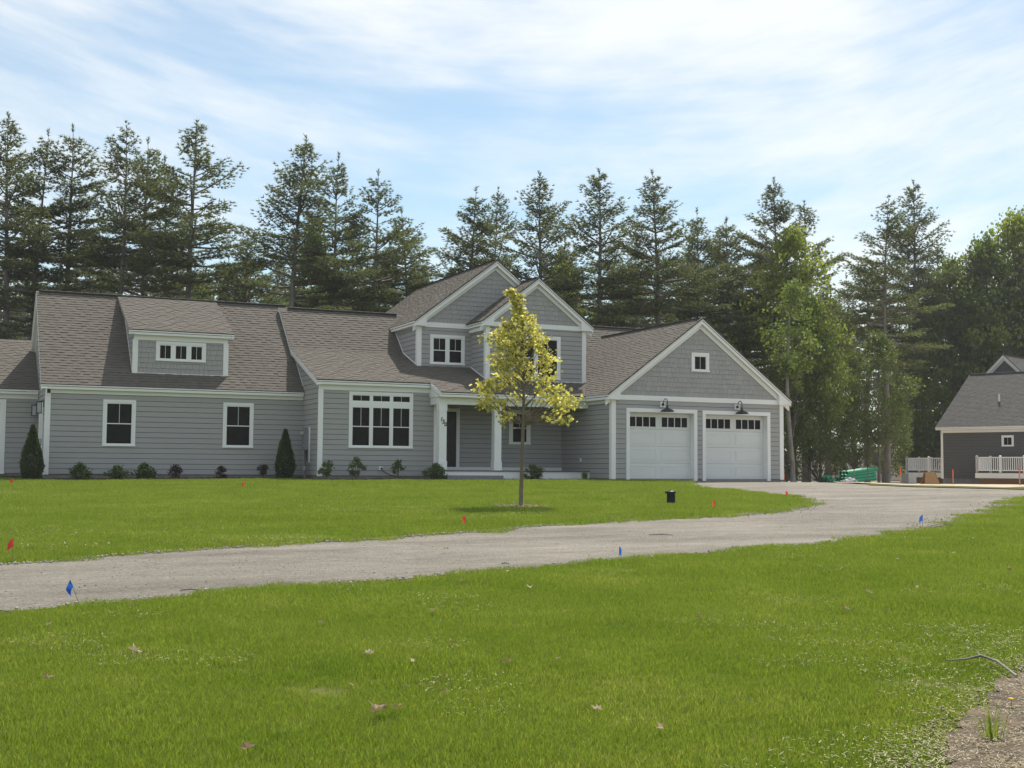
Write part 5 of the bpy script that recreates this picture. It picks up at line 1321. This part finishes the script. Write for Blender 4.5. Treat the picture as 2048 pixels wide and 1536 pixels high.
def deck(x0, x1, y0, y1, z, sides, label):
    dk = bpy.data.objects.new('deck', None); link(dk, Nh); tag(dk, label)
    nb('deck_floor', 'porch_board', x0, x1, y0, y1, z - .03, z, parent=dk)
    q = MB(); q.box(x0 - .03, x1, y0 - .03, y0, z - .33, z - .032); q.box(x0 - .03, x0, y0, y1, z - .33, z - .032); q.build('deck_skirt', 'white_vinyl', dk)
    q = MB(); q.box(x0 + .15, x1 - .1, y0 + .2, y0 + .3, -.75, z - .2); q.build('deck_support', 'deck_under', dk)
    for (ax, ay, bx, by) in sides:
        L = math.hypot(bx - ax, by - ay); n = max(1, round(L / 1.45)); d = np.array([(bx - ax) / L, (by - ay) / L, 0]); nrm = np.array([-d[1], d[0], 0])
        for k in range(n + 1):
            p = np.array([ax, ay, z]) + d * L * k / n
            q = MB(); q.box(p[0] - .055, p[0] + .055, p[1] - .055, p[1] + .055, z, z + .96); q.hexa([p + np.array([i, j, .96]) for i, j in ((-.07, -.07), (.07, -.07), (.07, .07), (-.07, .07))], [p + np.array([i, j, 1.02]) for i, j in ((-.02, -.02), (.02, -.02), (.02, .02), (-.02, .02))]); q.build('railing_post', 'white_vinyl', dk)
        a = np.array([ax, ay, z]); b = np.array([bx, by, z])
        for h_ in (.10, .86): q = MB(); q.beam(a, b, nrm, Z_, -.035, .035, h_, h_ + .06); q.build('rail', 'white_vinyl', dk)
        m_ = int(L / .125)
        for k in range(1, m_):
            p = a + d * L * k / m_; q = MB(); q.box(p[0] - .02, p[0] + .02, p[1] - .02, p[1] + .02, z + .155, z + .865); q.build('baluster', 'white_vinyl', dk)
deck(3.1, 10, -2.0, -.04, .36, [(3.15, -1.95, 3.15, -.1), (3.15, -1.95, 8.8, -1.95)], 'white railed deck on the near side'); deck(-3.2, -.04, 1.5, 5.0, .36, [(-3.15, 1.55, -.1, 1.55), (-3.15, 1.55, -3.15, 4.9)], 'white railed deck at the far end')

# ------------------------------------------------------------------ building material beyond the driveway
Pp = at(1688, 60); px_ = RH * .94 + FH * .34; px_ /= np.linalg.norm(px_)
def pipe(a, b, label, rad=.088):
    a = np.array(a, float); b = np.array(b, float); t = thing('drain_pipe', tuple(a), label, 'pipe', 'green drain pipes in the pile'); d = b - a; L = np.linalg.norm(d); d /= L
    q = MB(); q.tube([np.zeros(3), d * L], rad, 14, cap=False); q.tube([d * (L - .16), d * L], rad * 1.13, 14, cap=False); q.build('pipe_wall', 'pipe_green', t, smooth=True)
    q = MB(); q.tube([d * .03, d * (L - .03)], rad * .93, 14); q.build('pipe_bore', 'pipe_inside', t)
pn = np.array([px_[1], -px_[0], 0])
lay = [(0, 5), (1, 4), (2, 3), (3, 3)]
names = ['bottom', 'second', 'third', 'top']
for row, cnt in lay:
    for k in range(cnt):
        base = Pp + px_ * (-.35 + .09 * row + .05 * ((k * 7 + row) % 3)) + pn * ((k - (cnt - 1) / 2) * .185) + Z_ * (.10 + row * .148)
        pipe(base, base + px_ * (1.75 - .05 * row + .06 * ((k + row) % 3)) + Z_ * .20, 'green plastic pipe in the %s layer of the slanted pile' % names[row])
for k in range(6):
    base = Pp - px_ * (1.42 - .18 * (k % 4)) - FH * .35 + Z_ * (.10 + .16 * (k // 4)) + pn * .15; pipe(base, base + px_ * .55 + FH * 1.1 + Z_ * .1, 'green plastic pipe with its end towards the driveway, left of the pile')
for k, off in enumerate((.22, .98)):
    q = MB(); b = Pp + px_ * off + pn * .55; q.beam(b, b - px_ * .09, pn, FH, -.03, .03, -.02, .02) if False else q.tube([b - Z_ * .1, b + Z_ * (.72 + .12 * k) - px_ * .05], .022, 6)
    tag(q.build('stake', 'bark'), 'dark upright stake against the pipe pile, %s one' % ('left' if k == 0 else 'right'), 'stake')
# grey plastic sheet lump
P = at(1703, 57.5); bm = bmesh.new(); bmesh.ops.create_icosphere(bm, subdivisions=3, radius=1)
rr = np.random.default_rng(9)
for v in bm.verts:
    c = v.co; f_ = 1 + .16 * math.sin(5 * c.x + 2 * c.z) * math.cos(4 * c.y) + .08 * math.sin(11 * c.x + 7 * c.y); v.co = Vector((c.x * .42 * f_ + (.12 if c.z < 0 else -.08), c.y * .3 * f_, max(-.02, c.z * .30 * f_)))
me = bpy.data.meshes.new('plastic_sheet'); bm.to_mesh(me); bm.free(); me.materials.append(MATS['plastic_bag']); o = bpy.data.objects.new('plastic_sheet', me); link(o); o.location = tuple(P); o.rotation_euler = (0, 0, -YAW)
tag(o, 'crumpled grey plastic sheet in front of the green pipes', 'sheet')
P = at(1818, 62); t = thing('concrete_block', tuple(P), 'tall pale concrete block with a row of dark holes', 'block', rz=-YAW + R_(38))
q = MB(); q.box(-.36, .30, -.2, .2, -.3, .56); q.build('block_body', 'cinder', t, bevel=.01)
for k in range(4): q = MB(); q.tube([(.29, -.02, .02 + k * .15), (.306, -.02, .02 + k * .15)], .05, 12); q.build('hole', 'rubber', t)
P = at(1859, 63); t = thing('sawhorse', tuple(P), 'brown plywood sawhorse standing on the sand', 'sawhorse', rz=-YAW + R_(10))
for sg in (-1, 1):
    q = MB(); q.hexa([(-.42, sg * .26, 0), (.42, sg * .26, 0), (.42, sg * .26 + .02, 0), (-.42, sg * .26 + .02, 0)], [(-.28, sg * .05, .60), (.28, sg * .05, .60), (.28, sg * .05 + .02, .60), (-.28, sg * .05 + .02, .60)]); q.build('side_panel', 'plywood', t)
    for sx_ in (-1, 1): q = MB(); q.tube([(sx_ * .42, sg * .27, -.2), (sx_ * .27, sg * .05, .62)], .022, 6); q.build('leg', 'plywood', t)
q = MB(); q.box(-.32, .32, -.05, .05, .60, .64); q.build('top_rail', 'plywood', t)
for u, d, hh, lab in ((1800, 58, .80, 'orange wooden stake left of the concrete block'), (1905, 56, .70, 'orange wooden stake before the dark house wall'), (2038, 50, .72, 'orange wooden stake near the right picture edge'), (1568, 52, .42, 'short orange stake by the garage corner')):
    P = at(u, d); t = thing('survey_stake', tuple(P), lab, 'stake', 'survey stakes beyond the driveway')
    q = MB(); q.box(-.022, .022, -.011, .011, -.15, hh); q.build('stake', 'stake_wood', t); q = MB(); q.box(-.024, .024, -.013, .013, hh * .55, hh + .004); q.build('painted_tip', 'stake_orange', t)
flag(1992, 969, 'red', 'small red flag on the sand before the near deck', h=.30, tw=R_(180), fold=.5, seed=12, size=(.14, .16))

# ------------------------------------------------------------------ grass, straw, stones (stuff)
SRC = bpy.data.collections.new('scatter_sources')       # not linked to the scene
def src_mesh(name, V, F, m):
    V = np.asarray(V, np.float32); F = np.asarray(F, np.int32)
    me = bpy.data.meshes.new(name); me.vertices.add(len(V)); me.vertices.foreach_set('co', V.ravel())
    k = F.shape[1]; me.loops.add(F.size); me.loops.foreach_set('vertex_index', F.ravel()); me.polygons.add(len(F))
    me.polygons.foreach_set('loop_start', np.arange(0, F.size, k, dtype=np.int32)); me.polygons.foreach_set('loop_total', np.full(len(F), k, np.int32)); me.update(calc_edges=True)
    me.materials.append(MATS[m]); return bpy.data.objects.new(name, me)
def grass_patch(seed, n, rad, hmin, hmax, w):
    r = np.random.default_rng(seed); a = r.uniform(0, 6.28, n); q = np.sqrt(r.uniform(0, 1, n)) * rad * (1 + .15 * np.sin(4 * a + seed))
    B = np.stack([np.cos(a) * q, np.sin(a) * q, np.full(n, -.01)], 1); h = r.uniform(hmin, hmax, (n, 1)); az = r.uniform(0, 6.28, n); dv = np.stack([np.cos(az), np.sin(az), np.zeros(n)], 1); sp = r.uniform(.1, .75, (n, 1)) * h
    ph = r.uniform(0, 6.28, n); S = np.stack([np.cos(ph), np.sin(ph), np.zeros(n)], 1) * w * r.uniform(.6, 1.2, (n, 1)) * .5
    M1 = B + dv * sp * .35 + np.array([0, 0, 1]) * h * .6; T = B + dv * sp + np.array([0, 0, 1]) * h
    V = np.stack([B - S, B + S, M1 + S * .8, M1 - S * .8, T], 1).reshape(-1, 3)
    i = np.arange(n)[:, None] * 5
    F = np.concatenate([np.concatenate([i, i + 1, i + 2], 1), np.concatenate([i, i + 2, i + 3], 1), np.concatenate([i + 3, i + 2, i + 4], 1)], 0)
    return V, F
def straw_patch(seed, n, rad, L0, L1, w):
    r = np.random.default_rng(seed); a = r.uniform(0, 6.28, n); q = np.sqrt(r.uniform(0, 1, n)) * rad; B = np.stack([np.cos(a) * q, np.sin(a) * q, r.uniform(.004, .03, n)], 1)
    az = r.uniform(0, 6.28, n); D = np.stack([np.cos(az), np.sin(az), r.normal(0, .15, n)], 1) * r.uniform(L0, L1, (n, 1)); S = np.stack([-np.sin(az), np.cos(az), np.zeros(n)], 1) * w * .5
    V = np.stack([B - S, B + S, B + D + S * .6, B + D - S * .6], 1).reshape(-1, 3); return V, np.arange(len(V)).reshape(-1, 4)
def scatter(name, coll, P, rotz, scl, idx, label, m):
    me = bpy.data.meshes.new(name); me.vertices.add(len(P)); me.vertices.foreach_set('co', np.asarray(P, np.float32).ravel())
    for an, ty, val in (('rot', 'FLOAT_VECTOR', np.stack([np.zeros(len(P)), np.zeros(len(P)), rotz], 1)), ('scl', 'FLOAT', scl), ('idx', 'INT', idx)):
        at_ = me.attributes.new(an, ty, 'POINT'); at_.data.foreach_set('vector' if ty == 'FLOAT_VECTOR' else 'value', np.asarray(val, np.int32 if ty == 'INT' else np.float32).ravel())
    me.materials.append(MATS[m])
    o = bpy.data.objects.new(name, me); link(o); tag(o, label, None, None, 'stuff')
    g = bpy.data.node_groups.new(name + '_nodes', 'GeometryNodeTree')
    g.interface.new_socket('Geometry', in_out='INPUT', socket_type='NodeSocketGeometry'); g.interface.new_socket('Geometry', in_out='OUTPUT', socket_type='NodeSocketGeometry')
    N = g.nodes.new; gi, go = N('NodeGroupInput'), N('NodeGroupOutput'); ci = N('GeometryNodeCollectionInfo'); ci.inputs['Collection'].default_value = coll; ci.inputs['Separate Children'].default_value = True; ci.inputs['Reset Children'].default_value = True
    ip = N('GeometryNodeInstanceOnPoints'); ip.inputs['Pick Instance'].default_value = True
    def attr(nm, ty): a = N('GeometryNodeInputNamedAttribute'); a.data_type = ty; a.inputs['Name'].default_value = nm; return a.outputs['Attribute']
    g.links.new(gi.outputs[0], ip.inputs['Points']); g.links.new(ci.outputs[0], ip.inputs['Instance']); g.links.new(attr('idx', 'INT'), ip.inputs['Instance Index']); g.links.new(attr('rot', 'FLOAT_VECTOR'), ip.inputs['Rotation']); g.links.new(attr('scl', 'FLOAT'), ip.inputs['Scale']); g.links.new(ip.outputs[0], go.inputs[0])
    md = o.modifiers.new('scatter', 'NODES'); md.node_group = g
    return o
gc = bpy.data.collections.new('grass_sources'); sc_ = bpy.data.collections.new('straw_sources')
for k in range(6): gc.objects.link(src_mesh('grass_patch', *grass_patch(400 + k, 1150, .34, .018, .054, .0050), 'grass'))
for k in range(3): sc_.objects.link(src_mesh('straw_patch', *straw_patch(420 + k, 70, .36, .010, .034, .0050), 'straw'))
def vnoise(P, s, seed):
    r = np.random.default_rng(seed); out = np.zeros(len(P))
    for k in range(5):
        d = r.normal(size=2); out += np.sin(P[:, 0] * s * d[0] * (1 + .6 * k) + P[:, 1] * s * d[1] * (1 + .6 * k) + r.uniform(0, 6.28)) / (1 + .4 * k)
    return out / 2.2
def lawn_points(poly, step0, grow, dmin, dmax, r, margin=1.12):
    out = []; d = dmin
    while d < dmax:
        st = step0 * (1 + grow * max(0, d - 9)); half = d * 1024 / FPX * margin + .8
        n = int(2 * half / st); u = -half + st * (np.arange(n) + r.uniform(0, 1, n)); dd = d + r.uniform(0, st, n)
        P = CAM[:2] + FH[:2] * dd[:, None] + RH[:2] * u[:, None]; out.append(np.concatenate([P, np.full((n, 1), st)], 1)); d += st
    P = np.concatenate(out); return P[in_poly(P, poly)]
rg = np.random.default_rng(21)
def inset(poly, P, dist):   # keep points away from an edge
    A = np.array(poly); keep = np.ones(len(P), bool)
    for i in range(len(A)):
        a, b = A[i], A[(i + 1) % len(A)]; ab = b - a; t_ = np.clip(((P[:, :2] - a) @ ab) / (ab @ ab + 1e-9), 0, 1); keep &= np.linalg.norm(P[:, :2] - (a + t_[:, None] * ab), axis=1) > dist
    return keep
def lawn_grass(poly, dmin, dmax, label):
    P = lawn_points(poly, .24, .055, dmin, dmax, rg); P = P[inset(poly, P, .10)]
    soil = np.array(soil_poly); ins = in_poly(P, soil); w = vnoise(P, 2.2, 5); keep = ~(ins & (rg.uniform(0, 1, len(P)) < .52))
    u_ = (P[:, 0] - CAM[0]) * RH[0] + (P[:, 1] - CAM[1]) * RH[1]; d_ = (P[:, 0] - CAM[0]) * FH[0] + (P[:, 1] - CAM[1]) * FH[1]
    edge = np.clip((u_ / d_ - .26) / .15, 0, 1) * (d_ < 9.5); keep &= ~(rg.uniform(0, 1, len(P)) < edge * np.clip(.35 + .6 * w, 0, .8))
    rr_ = np.hypot(P[:, 0] - TREE[0], P[:, 1] - TREE[1]); keep &= rr_ > .62
    P = P[keep]; w = vnoise(P, 1.1, 6); sc2 = np.clip(P[:, 2] / .24, 1, 2.6) * .82 * (1 + .14 * w) * rg.uniform(.85, 1.15, len(P))
    Z = zg(P[:, 0], P[:, 1]) + .004
    scatter('grass', gc, np.stack([P[:, 0], P[:, 1], Z], 1), rg.uniform(0, 6.28, len(P)), sc2, rg.integers(0, 6, len(P)), label, 'grass')
    return len(P)
lawn_grass(near_lawn, 4.2, 34, 'short green grass of the near lawn'); lawn_grass(far_lawn, 11, 47, 'short green grass of the lawn before the house')
P = lawn_points(near_lawn, .30, .05, 4.2, 26, rg); w = vnoise(P, .9, 8) + .5 * vnoise(P, 3.1, 9); d_ = (P[:, 0] - CAM[0]) * FH[0] + (P[:, 1] - CAM[1]) * FH[1]; u_ = (P[:, 0] - CAM[0]) * RH[0] + (P[:, 1] - CAM[1]) * RH[1]
pr = np.clip(.03 + .36 * (w - .35), .01, .5) + np.clip((u_ / d_ - .16) / .18, 0, 1) * (d_ < 10) * .75 + in_poly(P, soil_poly) * 1.0
P = P[rg.uniform(0, 1, len(P)) < pr]
Ps = lawn_points(near_lawn, .11, 0, 4.2, 10, rg); Ps = Ps[in_poly(Ps, soil_poly)]; Ps[:, 2] = .26; P = np.concatenate([P, Ps])
P2_ = lawn_points(far_lawn, .5, .03, 11, 44, rg); w2s = vnoise(P2_, .6, 10); P2_ = P2_[rg.uniform(0, 1, len(P2_)) < np.clip(.10 + .35 * (w2s - .3), .02, .5)]
P = np.concatenate([P, P2_]); Z = zg(P[:, 0], P[:, 1]) + .030
scatter('straw', sc_, np.stack([P[:, 0], P[:, 1], Z], 1), rg.uniform(0, 6.28, len(P)), np.clip(P[:, 2] / .3, .8, 1.8) * rg.uniform(.7, 1.1, len(P)), rg.integers(0, 3, len(P)), 'dry straw bits lying in the lawn', 'straw')
def stones(name, P, size, m, label, parent=None):
    r = np.random.default_rng(33); n = len(P)
    base = np.array([(1, 0, 0), (0, 1, 0), (-1, 0, 0), (0, -1, 0), (0, 0, 1), (0, 0, -1)], float); fa = np.array([(0, 1, 4), (1, 2, 4), (2, 3, 4), (3, 0, 4), (1, 0, 5), (2, 1, 5), (3, 2, 5), (0, 3, 5)])
    s_ = size[0] + (size[1] - size[0]) * r.uniform(0, 1, n) ** 2.2; a = r.uniform(0, 6.28, n); c, sn = np.cos(a), np.sin(a)
    V = base[None] * (s_[:, None, None] * np.stack([r.uniform(.7, 1.4, n), r.uniform(.7, 1.2, n), r.uniform(.35, .75, n)], 1)[:, None, :]) * r.uniform(.75, 1.2, (n, 6, 1))
    X = V[:, :, 0] * c[:, None] - V[:, :, 1] * sn[:, None]; Y = V[:, :, 0] * sn[:, None] + V[:, :, 1] * c[:, None]; V = np.stack([X, Y, V[:, :, 2]], 2) + P[:, None, :]
    o = np_mesh(name, V.reshape(-1, 3), (fa[None] + (np.arange(n) * 6)[:, None, None]).reshape(-1, 3), m); return tag(o, label, None, None, 'stuff')
def along(edge, n, spread, r, off=0.0):
    E_ = np.array(edge); L = np.r_[0, np.cumsum(np.linalg.norm(np.diff(E_, axis=0), axis=1))]; s_ = r.uniform(0, L[-1], n); x = np.interp(s_, L, E_[:, 0]); y = np.interp(s_, L, E_[:, 1])
    q = np.stack([x, y], 1) + r.normal(0, spread, (n, 2)); return q
rs = np.random.default_rng(31)
Q = np.concatenate([along(far_edge, 6500, .08, rs), along(near_edge[:15], 3000, .07, rs), along(far_edge[-4:] + lawn_back[:3], 1500, .28, rs), along(near_edge[10:15], 1500, .28, rs)])
stones('gravel_edge', np.stack([Q[:, 0], Q[:, 1], zg(Q[:, 0], Q[:, 1]) + .014], 1), (.006, .024), 'stone', 'loose stones along the driveway edges')
dd_ = 9 + 30 * rs.uniform(0, 1, 7000) ** 1.4; Q = CAM[:2] + FH[:2] * dd_[:, None] + RH[:2] * (rs.uniform(-.46, .46, 7000) * dd_)[:, None]; Q = Q[in_poly(Q, drive_outline)]
stones('loose_gravel', np.stack([Q[:, 0], Q[:, 1], zg(Q[:, 0], Q[:, 1]) + .004], 1), (.004, .013), 'stone', 'loose gravel scattered over the driveway')
bb = np.array(soil_poly); Q = rs.uniform(bb.min(0), bb.max(0), (9000, 2)); Q = Q[in_poly(Q, soil_poly)]; Q = np.concatenate([Q, along(soil_poly[:8], 500, .15, rs)])
stones('soil_clods', np.stack([Q[:, 0], Q[:, 1], zg(Q[:, 0], Q[:, 1]) + .034], 1), (.004, .016), 'clod', 'crumbs and clods on the bare soil')
mp = np.array(mulch_poly); Q = rs.uniform(mp.min(0), mp.max(0), (16000, 2)); Q = Q[in_poly(Q, mulch_poly)]
stones('mulch_chips', np.stack([Q[:, 0], Q[:, 1], zg(Q[:, 0], Q[:, 1]) + .055], 1), (.015, .045), 'mulch_chip', 'bark chips on the planting bed')
a = np.linspace(0, 6.28, 260); rad = rs.uniform(.1, .6, 260); Q = np.stack([TREE[0] + np.cos(a) * rad, TREE[1] + np.sin(a) * rad], 1)
stones('tree_ring_clods', np.stack([Q[:, 0], Q[:, 1], zg(Q[:, 0], Q[:, 1]) + .045], 1), (.01, .035), 'clod', 'crumbs of soil around the young maple')

# ------------------------------------------------------------------ the air: faint summer haze
def haze():
    m = bpy.data.materials.new('haze_air'); m.use_nodes = True; t = m.node_tree
    t.nodes.remove(t.nodes['Principled BSDF'])
    pv = t.nodes.new('ShaderNodeVolumePrincipled'); pv.inputs['Color'].default_value = (.93, .95, .96, 1); pv.inputs['Density'].default_value = .00040; pv.inputs['Anisotropy'].default_value = .1
    t.links.new(pv.outputs[0], t.nodes['Material Output'].inputs['Volume']); MATS['haze_air'] = m
    q = MB(); q.box(-430, 490, -210, 570, -6.5, 27); o = q.build('haze', 'haze_air', kind='stuff'); o['label'] = 'faint pale haze in the air'
haze()
